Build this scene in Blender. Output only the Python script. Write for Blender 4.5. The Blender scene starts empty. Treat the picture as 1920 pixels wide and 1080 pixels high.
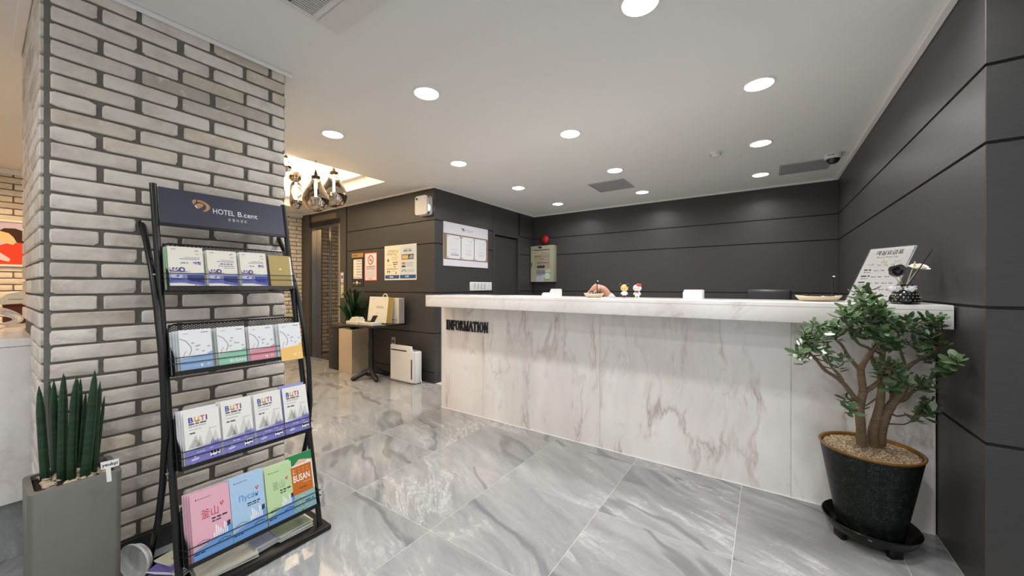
import bpy, bmesh, math, random
from mathutils import Vector, Matrix, noise as mnoise
R = random.Random(7)
scene = bpy.context.scene
C = scene.collection
PI = math.pi
HC = 1.2                       # eye height; the room was measured in multiples of it
YAW = math.radians(34.6)
FPX = 692.0
CX, CY = 960.0, 537.0

# ------------------------------------------------------------------ camera
cd = bpy.data.cameras.new('camera')
cam = bpy.data.objects.new('camera', cd)
C.objects.link(cam)
cam.location = (0, 0, HC)
cam.rotation_euler = (PI / 2, 0, YAW)
cd.sensor_width = 36
cd.lens = FPX / 1920 * 36
cd.shift_y = -3.0 / 1920
cd.clip_start = 0.02
scene.camera = cam

# ------------------------------------------------------------------ world + exposure
w = bpy.data.worlds.new('world')
scene.world = w
w.use_nodes = True
w.node_tree.nodes['Background'].inputs[0].default_value = (0.93, 0.96, 1.0, 1)
w.node_tree.nodes['Background'].inputs[1].default_value = 0.5
scene.view_settings.view_transform = 'Standard'
scene.view_settings.look = 'None'
scene.view_settings.gamma = 1
scene.view_settings.use_curve_mapping = False
scene.view_settings.exposure = 0.47
scene.cycles.use_denoising = True
scene.cycles.max_bounces = 10
scene.cycles.diffuse_bounces = 5
scene.cycles.sample_clamp_indirect = 6
DOWNLIGHT = 14.0        # radiance of the visible diffusers
DOWNLIGHT_W = 5.6       # each downlight's beam
WARM_W = 13.0            # each warm lounge lamp's beam
COVE = 3.6              # luminous panel of the light well

# ------------------------------------------------------------------ measuring helpers
def ray(px, py):
    dx = (px - CX) / FPX; dz = (CY - py) / FPX
    return Vector((dx * math.cos(YAW) - math.sin(YAW), dx * math.sin(YAW) + math.cos(YAW), dz))
def atz(px, py, z):
    r = ray(px, py); t = (z - HC) / r.z
    return Vector((r.x * t, r.y * t, z))
def aty(px, py, y):
    r = ray(px, py); t = y / r.y
    return Vector((r.x * t, y, HC + r.z * t))
def atd(px, py, d):
    r = ray(px, py)
    return Vector((r.x * d, r.y * d, HC + r.z * d))

# ------------------------------------------------------------------ materials
def lin(c):
    if isinstance(c, str):
        c = c.lstrip('#'); c = tuple(int(c[i:i + 2], 16) / 255 for i in (0, 2, 4))
        return tuple((x / 12.92 if x <= .04045 else ((x + .055) / 1.055) ** 2.4) for x in c)
    return tuple(c)
MATS = {}
class NT:
    def __init__(s, name):
        s.m = bpy.data.materials.new(name); s.m.use_nodes = True
        s.t = s.m.node_tree; s.b = s.t.nodes['Principled BSDF']
    def n(s, kind, **kw):
        nd = s.t.nodes.new('ShaderNode' + kind)
        for k, v in kw.items():
            if k.startswith('i_'):
                k2 = k[2:]; k2 = int(k2) if k2.isdigit() else k2.replace('_', ' ')
                if hasattr(v, 'is_output') : s.l(v, nd.inputs[k2])
                else: nd.inputs[k2].default_value = v
            else: setattr(nd, k, v)
        return nd
    def l(s, a, b): s.t.links.new(a, b)
    def math(s, op, a, b=0.0, c=None):
        nd = s.t.nodes.new('ShaderNodeMath'); nd.operation = op
        for i, v in enumerate((a, b) if c is None else (a, b, c)):
            if hasattr(v, 'is_output'): s.l(v, nd.inputs[i])
            else: nd.inputs[i].default_value = v
        return nd.outputs[0]
    def vmath(s, op, a, b):
        nd = s.t.nodes.new('ShaderNodeVectorMath'); nd.operation = op
        for i, v in enumerate((a, b)):
            if hasattr(v, 'is_output'): s.l(v, nd.inputs[i])
            else: nd.inputs[i].default_value = v
        return nd.outputs[0]
    def mix(s, f, a, b):
        nd = s.t.nodes.new('ShaderNodeMix'); nd.data_type = 'RGBA'
        for i, v in ((0, f), (6, a), (7, b)):
            if hasattr(v, 'is_output'): s.l(v, nd.inputs[i])
            elif i == 0: nd.inputs[0].default_value = v
            else: nd.inputs[i].default_value = (*v, 1) if len(v) == 3 else v
        return nd.outputs[2]
    def ramp(s, f, stops):
        nd = s.t.nodes.new('ShaderNodeValToRGB'); s.l(f, nd.inputs[0])
        el = nd.color_ramp.elements
        while len(el) < len(stops): el.new(0.5)
        for e, (p, c) in zip(el, stops):
            e.position = p; e.color = (*c, 1) if hasattr(c, '__len__') else (c, c, c, 1)
        return nd.outputs[0]
    def noise(s, vec, scale, detail=4, rough=.55, dist=0.0):
        nd = s.t.nodes.new('ShaderNodeTexNoise'); s.l(vec, nd.inputs['Vector'])
        nd.inputs['Scale'].default_value = scale; nd.inputs['Detail'].default_value = detail
        nd.inputs['Roughness'].default_value = rough; nd.inputs['Distortion'].default_value = dist
        return nd.outputs[0], nd.outputs[1]
    def obj(s): return s.n('TexCoord').outputs['Object']
    def rnd(s): return s.n('ObjectInfo').outputs['Random']
    def mapping(s, vec, scale=(1, 1, 1), rot=(0, 0, 0)):
        nd = s.n('Mapping'); s.l(vec, nd.inputs[0])
        nd.inputs['Rotation'].default_value = rot; nd.inputs['Scale'].default_value = scale
        return nd.outputs[0]
    def bump(s, h, strength=.3, dist=.01):
        nd = s.n('Bump'); s.l(h, nd.inputs['Height'])
        nd.inputs['Strength'].default_value = strength; nd.inputs['Distance'].default_value = dist
        s.l(nd.outputs[0], s.b.inputs['Normal'])
    def set(s, **kw):
        for k, v in kw.items():
            inp = s.b.inputs[k.replace('_', ' ')]
            if hasattr(v, 'is_output'): s.l(v, inp)
            else: inp.default_value = (*v, 1) if (hasattr(v, '__len__') and len(v) == 3) else v

def M(name, col, rough=.5, metal=0.0, emit=0.0, spec=.5, coat=0.0, trans=0.0, ior=1.45, grain=0.04):
    if name in MATS: return MATS[name]
    t = NT(name); c = lin(col)
    if grain and not emit and not trans:
        f, _ = t.noise(t.obj(), 38, 3)
        t.set(Base_Color=t.mix(f, tuple(x * (1 - grain) for x in c), tuple(min(1, x * (1 + grain)) for x in c)))
    else: t.set(Base_Color=c)
    t.set(Roughness=rough, Metallic=metal, Specular_IOR_Level=spec, Coat_Weight=coat, Transmission_Weight=trans, IOR=ior)
    if emit: t.set(Emission_Color=c, Emission_Strength=emit)
    MATS[name] = t.m
    return t.m
def ink(col):                       # flat print colours
    key = 'ink_' + (col if isinstance(col, str) else str(col))
    if key not in MATS:
        t = NT(key.replace('#', '')); t.set(Base_Color=lin(col), Roughness=.55, Specular_IOR_Level=.3); MATS[key] = t.m
    return MATS[key]

def m_panel():
    t = NT('charcoal_laminate'); v = t.obj(); r = t.rnd()
    off = t.n('CombineXYZ', i_0=t.math('MULTIPLY', r, 13.0), i_1=t.math('MULTIPLY', r, 7.0), i_2=t.math('MULTIPLY', r, 5.0)).outputs[0]
    v2 = t.vmath('ADD', v, off)
    g = t.mapping(v2, (2.2, 2.2, 26))
    f, _ = t.noise(g, 3.2, 6, .6, .9)
    t.set(Base_Color=t.ramp(f, [(.3, (.044, .043, .043)), (.7, (.052, .0505, .05))]), Roughness=.42, Specular_IOR_Level=.45)
    t.bump(f, .12, .004)
    return t.m
def m_tile(name, lo, hi, dark, white):
    t = NT(name); v = t.obj(); r = t.rnd()
    off = t.n('CombineXYZ', i_0=t.math('MULTIPLY', r, 37.0), i_1=t.math('MULTIPLY', r, 91.0), i_2=t.math('MULTIPLY', r, 11.0)).outputs[0]
    v = t.mapping(v, (1, 1, 1), (0, 0, math.radians(27)))
    v = t.vmath('ADD', v, off)
    _, wc = t.noise(v, 1.5, 3, .5)
    wp = t.vmath('MULTIPLY', t.vmath('SUBTRACT', wc, (.5, .5, .5)), (.34, .30, .0))
    v = t.vmath('ADD', v, wp)
    s1 = t.mapping(v, (.42, 2.5, 1))
    base, _ = t.noise(s1, 4.0, 10, .66, .35)
    fine, _ = t.noise(t.mapping(v, (9, 60, 1)), 2.2, 6, .72)
    grit, _ = t.noise(v, 120, 4, .8)
    b2 = t.math('ADD', t.math('ADD', t.math('MULTIPLY', base, .66), t.math('MULTIPLY', fine, .2)), t.math('MULTIPLY', grit, .14))
    col = t.ramp(b2, [(.36, lo), (.5, tuple((a + b) / 2 for a, b in zip(lo, hi))), (.63, hi)])
    n1, _ = t.noise(t.mapping(v, (.30, 1.15, 1)), 1.2, 4, .45, .15)
    dv = t.math('ABSOLUTE', t.math('SUBTRACT', n1, .5))
    dm = t.ramp(dv, [(0, 1.0), (.007, .85), (.016, 0.0)])
    col = t.mix(t.math('MULTIPLY', dm, .6), col, dark)
    n2, _ = t.noise(t.mapping(v, (.5, 2.1, 1)), 1.9, 9, .68, .4)
    wv = t.math('ABSOLUTE', t.math('SUBTRACT', n2, .53))
    wm = t.ramp(wv, [(0, 1.0), (.02, .35), (.05, 0.0)])
    n3, _ = t.noise(v, 1.3, 2)
    wm = t.math('MULTIPLY', wm, t.ramp(n3, [(.48, 0.0), (.62, 1.0)]))
    n4, _ = t.noise(v, 30, 6, .75)
    wm = t.math('MULTIPLY', wm, t.ramp(n4, [(.36, .15), (.6, 1.0)]))
    col = t.mix(t.math('MULTIPLY', wm, .58), col, white)
    t.set(Base_Color=col, Roughness=t.ramp(n4, [(.3, .045), (.8, .09)]), Specular_IOR_Level=.5)
    return t.m
def m_marble(name, scale_v, amount=1.0, rot=(0, 0, 0)):
    t = NT(name); v = t.obj(); r = t.rnd()
    off = t.n('CombineXYZ', i_0=t.math('MULTIPLY', r, 53.0), i_1=t.math('MULTIPLY', r, 7.0), i_2=t.math('MULTIPLY', r, 31.0)).outputs[0]
    v = t.mapping(t.vmath('ADD', v, off), (1, 1, 1), rot)
    _, wc = t.noise(v, 2.1, 4, .55)
    v = t.vmath('ADD', v, t.vmath('MULTIPLY', t.vmath('SUBTRACT', wc, (.5, .5, .5)), (.20, .0, .20)))
    cl, _ = t.noise(t.mapping(v, scale_v), 1.6, 5, .6)
    col = t.ramp(cl, [(.3, (.74, .70, .675)), (.62, (.90, .88, .865))])
    n1, _ = t.noise(t.mapping(v, scale_v), 1.5, 7, .6, .3)
    d = t.math('ABSOLUTE', t.math('SUBTRACT', n1, .5))
    m1 = t.ramp(d, [(0, 1.0), (.008, .5), (.03, 0.0)])
    n2, _ = t.noise(v, 1.7, 3)
    m1 = t.math('MULTIPLY', m1, t.ramp(n2, [(.42, 0.05), (.6, 1.0)]))
    col = t.mix(t.math('MULTIPLY', m1, .75 * amount), col, (.40, .31, .275))
    n3, _ = t.noise(t.mapping(v, tuple(x * 1.7 for x in scale_v)), 1.3, 8, .66, .4)
    d3 = t.math('ABSOLUTE', t.math('SUBTRACT', n3, .48))
    m3 = t.ramp(d3, [(0, 1.0), (.006, .4), (.016, 0.0)])
    m3 = t.math('MULTIPLY', m3, t.ramp(n2, [(.35, 1.0), (.52, 0.0)]))
    col = t.mix(t.math('MULTIPLY', m3, .42 * amount), col, (.33, .31, .30))
    n5, _ = t.noise(v, 5.5, 6, .7)
    bl = t.math('MULTIPLY', t.ramp(n5, [(.60, 0.0), (.76, 1.0)]), .42 * amount)
    col = t.mix(bl, col, (.47, .37, .33))
    t.set(Base_Color=col, Roughness=.16, Specular_IOR_Level=.45)
    return t.m
def m_brick():
    t = NT('whitewashed_brick'); v = t.obj(); r = t.rnd()
    off = t.n('CombineXYZ', i_0=t.math('MULTIPLY', r, 41.0), i_1=t.math('MULTIPLY', r, 77.0), i_2=t.math('MULTIPLY', r, 23.0)).outputs[0]
    v = t.vmath('ADD', v, off)
    col = t.ramp(r, [(0, (.56, .505, .45)), (.2, (.73, .67, .605)), (.5, (.81, .755, .69)), (.74, (.74, .675, .60)), (.9, (.74, .655, .53)), (1, (.54, .49, .43))])
    n, _ = t.noise(v, 9, 6, .62)
    col = t.mix(t.ramp(n, [(.44, 0.0), (.72, .5)]), col, (.46, .39, .31))
    n2, _ = t.noise(v, 26, 6, .7)
    col = t.mix(t.ramp(n2, [(.54, 0.0), (.70, .75)]), col, (.80, .77, .73))
    n4, _ = t.noise(t.mapping(v, (1, 1, 3)), 34, 5, .75)
    col = t.mix(t.ramp(n4, [(.64, 0.0), (.72, .45)]), col, (.24, .21, .17))
    n3, _ = t.noise(v, 60, 4, .7)
    t.set(Base_Color=col, Roughness=.85, Specular_IOR_Level=.2)
    t.bump(t.math('ADD', n2, t.math('MULTIPLY', n3, .4)), .6, .008)
    return t.m
def m_speckle(name, base, dot, scale, thr, rough, coat=0.0):
    t = NT(name); vo = t.n('TexVoronoi', i_Scale=scale); t.l(t.obj(), vo.inputs['Vector'])
    nz, _ = t.noise(t.obj(), scale * .16, 3)
    f = t.math('MULTIPLY', t.ramp(vo.outputs['Distance'], [(thr, 1.0), (thr + .06, 0.0)]), t.ramp(nz, [(.42, 0.0), (.62, 1.0)]))
    t.set(Base_Color=t.mix(f, base, dot), Roughness=rough, Coat_Weight=coat, Specular_IOR_Level=.22)
    return t.m
def m_leaf(name, c0, c1, rough, edge=None):
    t = NT(name); r = t.rnd(); n, _ = t.noise(t.obj(), 22, 4)
    f = t.math('ADD', t.math('MULTIPLY', r, .7), t.math('MULTIPLY', n, .3))
    t.set(Base_Color=t.mix(f, c0, c1), Roughness=rough, Specular_IOR_Level=.5, Subsurface_Weight=.0)
    return t.m
def m_bark():
    t = NT('jade_bark'); v = t.obj()
    n, _ = t.noise(t.mapping(v, (6, 6, 40)), 3, 5, .6)
    n2, _ = t.noise(v, 40, 4, .6)
    t.set(Base_Color=t.ramp(n, [(.3, (.125, .083, .047)), (.66, (.205, .145, .08))]), Roughness=.75)
    t.bump(t.math('ADD', n, t.math('MULTIPLY', n2, .5)), .5, .01)
    return t.m
def m_sansevieria():
    t = NT('snake_plant_skin'); v = t.obj()
    n, _ = t.noise(t.mapping(v, (2, 2, 38)), 2.2, 4, .6, .5)
    t.set(Base_Color=t.ramp(n, [(.35, (.004, .020, .008)), (.6, (.010, .050, .016)), (.8, (.020, .072, .026))]), Roughness=.4)
    return t.m
MARBLE_B = m_marble('bright_white_marble', (1.2, 1.2, .9), .55, (0, math.radians(50), 0))
PANEL = m_panel()
TILE = m_tile('grey_stone_tile', (.24, .25, .257), (.395, .402, .405), (.135, .14, .145), (.72, .72, .72))
MARBLE_V = m_marble('white_marble_cladding', (1.75, 1.75, .42))
MARBLE_H = m_marble('white_marble_slab', (.8, .8, 1.5), .7, (0, math.radians(35), 0))
BRICK = m_brick()
POTMAT = m_speckle('black_speckled_glaze', (.006, .008, .007), (.42, .44, .42), 260, .15, .4, .0)
LEAF = m_leaf('jade_leaf', (.042, .092, .036), (.125, .20, .085), .25)
ZLEAF = m_leaf('glossy_dark_leaf', (.008, .035, .012), (.02, .075, .02), .3)
BARK = m_bark()
SNAKE = m_sansevieria()
CEIL = M('ceiling_paint', (.80, .795, .785), .85, spec=.15, grain=.01)
TRIM = M('white_trim_paint', (.84, .83, .81), .6, grain=.01)
MORTAR = M('grey_mortar', (.185, .178, .158), .95, spec=.1, grain=.25)
GROUT = M('pale_grout', (.66, .65, .62), .8, grain=.1)
BACKER = M('black_joint', (.012, .012, .012), .7)
BLACK = M('black_powder_coat', (.007, .007, .0075), .33, grain=.1)
BLACKP = M('black_plastic', (.02, .02, .021), .4, grain=.05)
CHARC = M('charcoal_skirting', (.035, .036, .037), .45, grain=.08)
STEEL = M('brushed_steel', (.55, .54, .52), .22, 1.0, grain=.05)
MIRROR = M('polished_steel', (.24, .22, .20), .05, 1.0, grain=.03)
CHROME = M('chrome', (.85, .85, .85), .08, 1.0, grain=0)
WHITEP = M('white_plastic', (.80, .80, .79), .35, grain=.02)
PAPER = M('white_paper', (.82, .82, .80), .6, grain=.02)
LAMP = M('lamp_diffuser', (1.0, .985, .96), .5, emit=DOWNLIGHT)
COVEL = M('cove_light_strip', (1.0, .77, .50), .5, emit=COVE)
WARML = M('warm_lamp_diffuser', (1.0, .72, .44), .5, emit=DOWNLIGHT)

# ------------------------------------------------------------------ mesh builder
class MB:
    def __init__(s): s.bm = bmesh.new(); s.mi = 0; s.sm = False
    def v(s, p): return s.bm.verts.new(p)
    def f(s, vs, smooth=None):
        try: fc = s.bm.faces.new(vs)
        except ValueError: return None
        fc.material_index = s.mi; fc.smooth = s.sm if smooth is None else smooth
        return fc
    def box(s, a, b, bev=0.0, seg=1, mtx=None):
        x0, y0, z0 = a; x1, y1, z1 = b
        n0 = len(s.bm.verts)
        vs = [s.v(p) for p in ((x0, y0, z0), (x1, y0, z0), (x1, y1, z0), (x0, y1, z0), (x0, y0, z1), (x1, y0, z1), (x1, y1, z1), (x0, y1, z1))]
        fs = [s.f([vs[i] for i in q]) for q in ((3, 2, 1, 0), (4, 5, 6, 7), (0, 1, 5, 4), (1, 2, 6, 5), (2, 3, 7, 6), (3, 0, 4, 7))]
        if bev:
            es = list({e for f in fs for e in f.edges})
            r = bmesh.ops.bevel(s.bm, geom=es, offset=bev, segments=seg, affect='EDGES', profile=.5, clamp_overlap=True)
            for f in r['faces']: f.material_index = s.mi; f.smooth = seg > 1
            vs = list({v for f in r['faces'] for v in f.verts} | {v for v in vs if v.is_valid})
        if mtx is not None:
            for v in vs:
                if v.is_valid: v.co = mtx @ v.co
        return s
    def tube(s, pts, r, n=8, cap=True, squash=None):
        pts = [Vector(p) for p in pts]; k = len(pts)
        rs = r if hasattr(r, '__len__') else [r] * k
        rings = []; prev = None
        for i, p in enumerate(pts):
            t = (pts[min(i + 1, k - 1)] - pts[max(i - 1, 0)])
            if t.length < 1e-9: t = Vector((0, 0, 1))
            t.normalize()
            if prev is None:
                a = t.orthogonal().normalized()
            else:
                a = (prev - t * prev.dot(t))
                a = a.normalized() if a.length > 1e-6 else t.orthogonal().normalized()
            prev = a; b = t.cross(a)
            rings.append([s.v(p + (a * math.cos(2 * PI * j / n) + b * math.sin(2 * PI * j / n)) * rs[i]) for j in range(n)])
        for i in range(k - 1):
            for j in range(n):
                s.f([rings[i][j], rings[i][(j + 1) % n], rings[i + 1][(j + 1) % n], rings[i + 1][j]], True)
        if cap:
            s.f(rings[0][::-1], False); s.f(rings[-1], False)
        return s
    def lathe(s, prof, n=24, c=(0, 0, 0), sx=1, sy=1, closed=False):
        rings = []
        for r, z in prof:
            if r < 1e-6: rings.append([s.v((c[0], c[1], c[2] + z))])
            else: rings.append([s.v((c[0] + r * sx * math.cos(2 * PI * j / n), c[1] + r * sy * math.sin(2 * PI * j / n), c[2] + z)) for j in range(n)])
        for i in range(len(rings) - 1):
            a, b = rings[i], rings[i + 1]
            for j in range(n):
                j2 = (j + 1) % n
                if len(a) == 1 and len(b) == 1: continue
                if len(a) == 1: s.f([a[0], b[j2], b[j]], True)
                elif len(b) == 1: s.f([a[j], a[j2], b[0]], True)
                else: s.f([a[j], a[j2], b[j2], b[j]], True)
        return s
    def prism(s, pts, d0, d1, axis='z', smooth=False):
        def P(p, d): return {'z': (p[0], p[1], d), 'y': (p[0], d, p[1]), 'x': (d, p[0], p[1])}[axis]
        a = [s.v(P(p, d0)) for p in pts]; b = [s.v(P(p, d1)) for p in pts]
        s.f(a[::-1]); s.f(b)
        for i in range(len(pts)):
            j = (i + 1) % len(pts); s.f([a[i], a[j], b[j], b[i]], smooth)
        return s
    def quad(s, *p): s.f([s.v(q) for q in p]); return s
    def blob(s, c, r, n=12, m=8, warp=0.0, seed=0):
        c = Vector(c); r = Vector(r) if hasattr(r, '__len__') else Vector((r, r, r))
        rings = []
        for i in range(m + 1):
            th = PI * i / m
            row = []
            for j in range(n if 0 < i < m else 1):
                d = Vector((math.sin(th) * math.cos(2 * PI * j / n), math.sin(th) * math.sin(2 * PI * j / n), math.cos(th)))
                k = 1 + (mnoise.noise(d * 1.7 + Vector((seed, seed * 2, 0))) * warp if warp else 0)
                row.append(s.v(c + Vector((d.x * r.x, d.y * r.y, d.z * r.z)) * k))
            rings.append(row)
        for i in range(m):
            a, b = rings[i], rings[i + 1]
            for j in range(n):
                j2 = (j + 1) % n
                if len(a) == 1: s.f([a[0], b[j], b[j2]], True)
                elif len(b) == 1: s.f([a[j], b[0], a[j2]], True)
                else: s.f([a[j], b[j], b[j2], a[j2]], True)
        return s
    def mesh(s, name, sharp=math.radians(40)):
        bmesh.ops.recalc_face_normals(s.bm, faces=s.bm.faces)
        me = bpy.data.meshes.new(name); s.bm.to_mesh(me); s.bm.free()
        if any(p.use_smooth for p in me.polygons): me.set_sharp_from_angle(angle=sharp)
        return me

def link(name, me, parent=None, mtx=None):
    o = bpy.data.objects.new(name, me); C.objects.link(o)
    if parent is not None: o.parent = parent
    if mtx is not None: o.matrix_local = mtx
    return o
def build(name, mb, mats, parent=None, mtx=None, sharp=math.radians(40)):
    me = mb.mesh(name, sharp)
    for m in (mats if isinstance(mats, (list, tuple)) else [mats]): me.materials.append(m)
    return link(name, me, parent, mtx)
def tag(o, label=None, cat=None, group=None, kind=None):
    if label: o['label'] = label
    if cat: o['category'] = cat
    if group: o['group'] = group
    if kind: o['kind'] = kind
    return o
def thing(name, label, cat, loc=(0, 0, 0), rz=0.0, group=None, mtx=None):
    o = bpy.data.objects.new(name, None); C.objects.link(o)
    o.empty_display_size = .05
    if mtx is not None: o.matrix_local = mtx
    else: o.location = loc; o.rotation_euler = (0, 0, rz)
    return tag(o, label, cat, group)
def struct(name, mb, mats, label=None, parent=None):
    o = build(name, mb, mats, parent)
    if parent is None: o['kind'] = 'structure'
    if label: o['label'] = label
    return o
def stuff(o): o['kind'] = 'stuff'; return o
def copy_tree(o, parent=None):
    c = o.copy(); C.objects.link(c)
    if parent is not None: c.parent = parent
    for ch in list(o.children): copy_tree(ch, c)
    return c
def frame(o, x, y):
    x = Vector(x).normalized(); y = Vector(y); y = (y - x * x.dot(y)).normalized(); z = x.cross(y)
    m = Matrix.Identity(4)
    for i, a in enumerate((x, y, z)):
        for k in range(3): m[k][i] = a[k]
    for k in range(3): m[k][3] = o[k]
    return m

# ------------------------------------------------------------------ flat print (posters, leaflets, signs)
_TX = {}
def textmesh(s, bold=False):
    if (s, bold) in _TX: return _TX[(s, bold)]
    c = bpy.data.curves.new('t', 'FONT'); c.body = s; c.resolution_u = 3
    if bold: c.offset = .022
    o = bpy.data.objects.new('t', c)
    me = bpy.data.meshes.new_from_object(o)
    vs = [v.co.copy() for v in me.vertices]; fs = [tuple(p.vertices) for p in me.polygons]
    bpy.data.objects.remove(o); bpy.data.curves.remove(c); bpy.data.meshes.remove(me)
    _TX[(s, bold)] = (vs, fs)
    return vs, fs
class Print:
    def __init__(s, base=.0002, step=.00012):
        s.v = []; s.f = []; s.mi = []; s.cols = []; s.z = base; s.step = step
    def c(s, col):
        if col not in s.cols: s.cols.append(col)
        return s.cols.index(col)
    def up(s): s.z += s.step
    def poly(s, pts, col):
        k = len(s.v); s.v += [(p[0], p[1], s.z) for p in pts]
        s.f.append(tuple(range(k, k + len(pts)))); s.mi.append(s.c(col)); return s
    def rect(s, x0, y0, x1, y1, col): return s.poly([(x0, y0), (x1, y0), (x1, y1), (x0, y1)], col)
    def disc(s, x, y, r, col, n=16, ry=None):
        ry = ry or r
        return s.poly([(x + r * math.cos(2 * PI * i / n), y + ry * math.sin(2 * PI * i / n)) for i in range(n)], col)
    def ring(s, x, y, r0, r1, col, n=24, a0=0, a1=2 * PI, ry=1.0):
        for i in range(n):
            a = a0 + (a1 - a0) * i / n; b = a0 + (a1 - a0) * (i + 1) / n
            s.poly([(x + r0 * math.cos(a), y + ry * r0 * math.sin(a)), (x + r1 * math.cos(a), y + ry * r1 * math.sin(a)), (x + r1 * math.cos(b), y + ry * r1 * math.sin(b)), (x + r0 * math.cos(b), y + ry * r0 * math.sin(b))], col)
        return s
    def line(s, pts, wd, col):
        for a, b in zip(pts[:-1], pts[1:]):
            d = Vector((b[0] - a[0], b[1] - a[1]))
            if d.length < 1e-9: continue
            n = Vector((-d.y, d.x)).normalized() * wd / 2
            s.poly([(a[0] - n.x, a[1] - n.y), (b[0] - n.x, b[1] - n.y), (b[0] + n.x, b[1] + n.y), (a[0] + n.x, a[1] + n.y)], col)
        return s
    def words(s, x0, x1, y, h, col, seed=0):          # a line of print too small to read
        q = random.Random(seed * 31 + int(y * 1e4)); x = x0
        while x < x1 - h:
            l = min(q.uniform(1.2, 4.0) * h, x1 - x)
            s.rect(x, y, x + l, y + h, col); x += l + h * .7
        return s
    def text(s, t, x, y, h, col, al='l', wd=None, bold=False, rot=0.0, flip=False):
        vs, fs = textmesh(t, bold)
        if not vs: return s
        x0 = min(p.x for p in vs); x1 = max(p.x for p in vs)
        sc = h / .70; sx = sc if wd is None else wd / (x1 - x0)
        W = (x1 - x0) * sx; ox = {'l': 0, 'c': -W / 2, 'r': -W}[al]
        k = len(s.v); ca, sa = math.cos(rot), math.sin(rot)
        for p in vs:
            lx = (p.x - x0) * sx + ox; ly = p.y * sc
            s.v.append((x + lx * ca - ly * sa, y + lx * sa + ly * ca, s.z))
        for f in fs: s.f.append(tuple(i + k for i in f)); s.mi.append(s.c(col))
        return s
    def build(s, name, parent, mtx=None):
        me = bpy.data.meshes.new(name); me.from_pydata(s.v, [], s.f)
        for c in s.cols: me.materials.append(ink(c))
        me.polygons.foreach_set('material_index', s.mi); me.update()
        o = link(name, me, parent, mtx); o['kind'] = 'stuff'
        return o
def logo(p, x, y, h, c1, c2=None):
    """the hotel's emblem: an open almond ring round a leaf shape with a small petal at its left"""
    wv = h * 1.25
    def pt(u, v): return (x + u * wv, y + v * h)
    out = [(.30, 1.0), (.50, .99), (.70, .90), (.88, .74), (1.0, .52), (.97, .32), (.86, .14), (.72, .02), (.52, .0)]
    inn = [(.30, .80), (.45, .82), (.60, .77), (.71, .66), (.77, .50), (.76, .34), (.70, .20), (.62, .10), (.52, .0)]
    for i in range(len(out) - 1): p.poly([pt(*out[i]), pt(*out[i + 1]), pt(*inn[i + 1]), pt(*inn[i])], c1)
    p.poly([pt(*q) for q in ((.22, .58), (.34, .70), (.50, .72), (.62, .64), (.63, .54), (.52, .38), (.40, .26), (.30, .20), (.24, .34))], c1)
    p.poly([pt(*q) for q in ((.0, .78), (.06, .94), (.16, 1.0), (.24, .98), (.22, .78), (.14, .60), (.07, .52))], c1)
    if c2: p.poly([pt(*q) for q in ((.13, .46), (.20, .52), (.24, .36), (.29, .20), (.20, .26))], c2)

# ================================================================== ROOM
ZC = 2.437; XR = .674; YB = 5.575; XW = -3.38; YP = 3.215; XL = -6.6
YF = 2.624; YS = 2.394; ZT = 1.118
XF = -2.303; CY0 = .147; CY1 = 1.012; XCB = -3.25
YRC = 2.143
ZS = [0, .611, 1.120, 1.736, 2.028, ZC]

# floor: a grout bed with every tile laid on it
mb = MB()
mb.box((XL - .1, -2.2, -.12), (2.3, YB + .1, -.0007))
floor = struct('floor', mb, GROUT, 'polished grey stone tile floor with pale grout lines')
def tile_mesh(x, y):
    m = MB(); m.box((-x / 2, -y / 2, -.0035), (x / 2, y / 2, 0)); me = m.mesh('tile'); me.materials.append(TILE); return me
TS = .62; tcache = {}
xs = [-.124 + TS * k for k in range(-11, 5)]
ys = [1.884 + TS * k for k in range(-6, 3)]
def lay(x0, x1, y0, y1):
    x0 += .0013; x1 -= .0013; y0 += .0013; y1 -= .0013
    if x1 - x0 < .02 or y1 - y0 < .02: return
    key = (round(x1 - x0, 3), round(y1 - y0, 3))
    if key not in tcache: tcache[key] = tile_mesh(x1 - x0, y1 - y0)
    link('tile', tcache[key], floor, Matrix.Translation(((x0 + x1) / 2, (y0 + y1) / 2, 0)))
XC0F = -2.6
for x in xs:
    for y in ys:
        x0, x1, y0, y1 = max(x, XL), min(x + TS, 2.2), y, y + TS
        if y0 >= YF:                                     # strip in front of the lift and posters
            if x0 >= XC0F: continue
            y1 = min(y1, YP)
        elif y1 > YF:
            pass
        if x1 > XR and x0 < XR: x1 = XR if y1 > YRC else x1
        if x0 >= XR and y0 >= YRC: continue
        if x0 >= XR and y1 > YRC: y1 = YRC
        lay(x0, x1, y0, y1)

# ceiling with a rectangular opening for the light well over the lounge
WX0, WX1, WY0, WY1 = -6.05, -3.71, .75, 2.742
mb = MB()
gx = [XL - .1, WX0, WX1, 2.3]; gy = [-2.2, WY0, WY1, YB + .1]
for z in (ZC, ZC + .06):
    pass
vt = {}
for k, z in enumerate((ZC, ZC + .06)):
    for i, x in enumerate(gx):
        for j, y in enumerate(gy): vt[(i, j, k)] = mb.v((x, y, z))
for i in range(3):
    for j in range(3):
        if (i, j) == (1, 1): continue
        mb.f([vt[(i, j, 0)], vt[(i, j + 1, 0)], vt[(i + 1, j + 1, 0)], vt[(i + 1, j, 0)]])
        mb.f([vt[(i, j, 1)], vt[(i + 1, j, 1)], vt[(i + 1, j + 1, 1)], vt[(i, j + 1, 1)]])
for (i, j), (i2, j2) in (((1, 1), (2, 1)), ((2, 1), (2, 2)), ((2, 2), (1, 2)), ((1, 2), (1, 1))):
    mb.f([vt[(i, j, 0)], vt[(i2, j2, 0)], vt[(i2, j2, 1)], vt[(i, j, 1)]])
ceiling = struct('ceiling', mb, CEIL, 'smooth off-white ceiling with recessed downlights')
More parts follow.
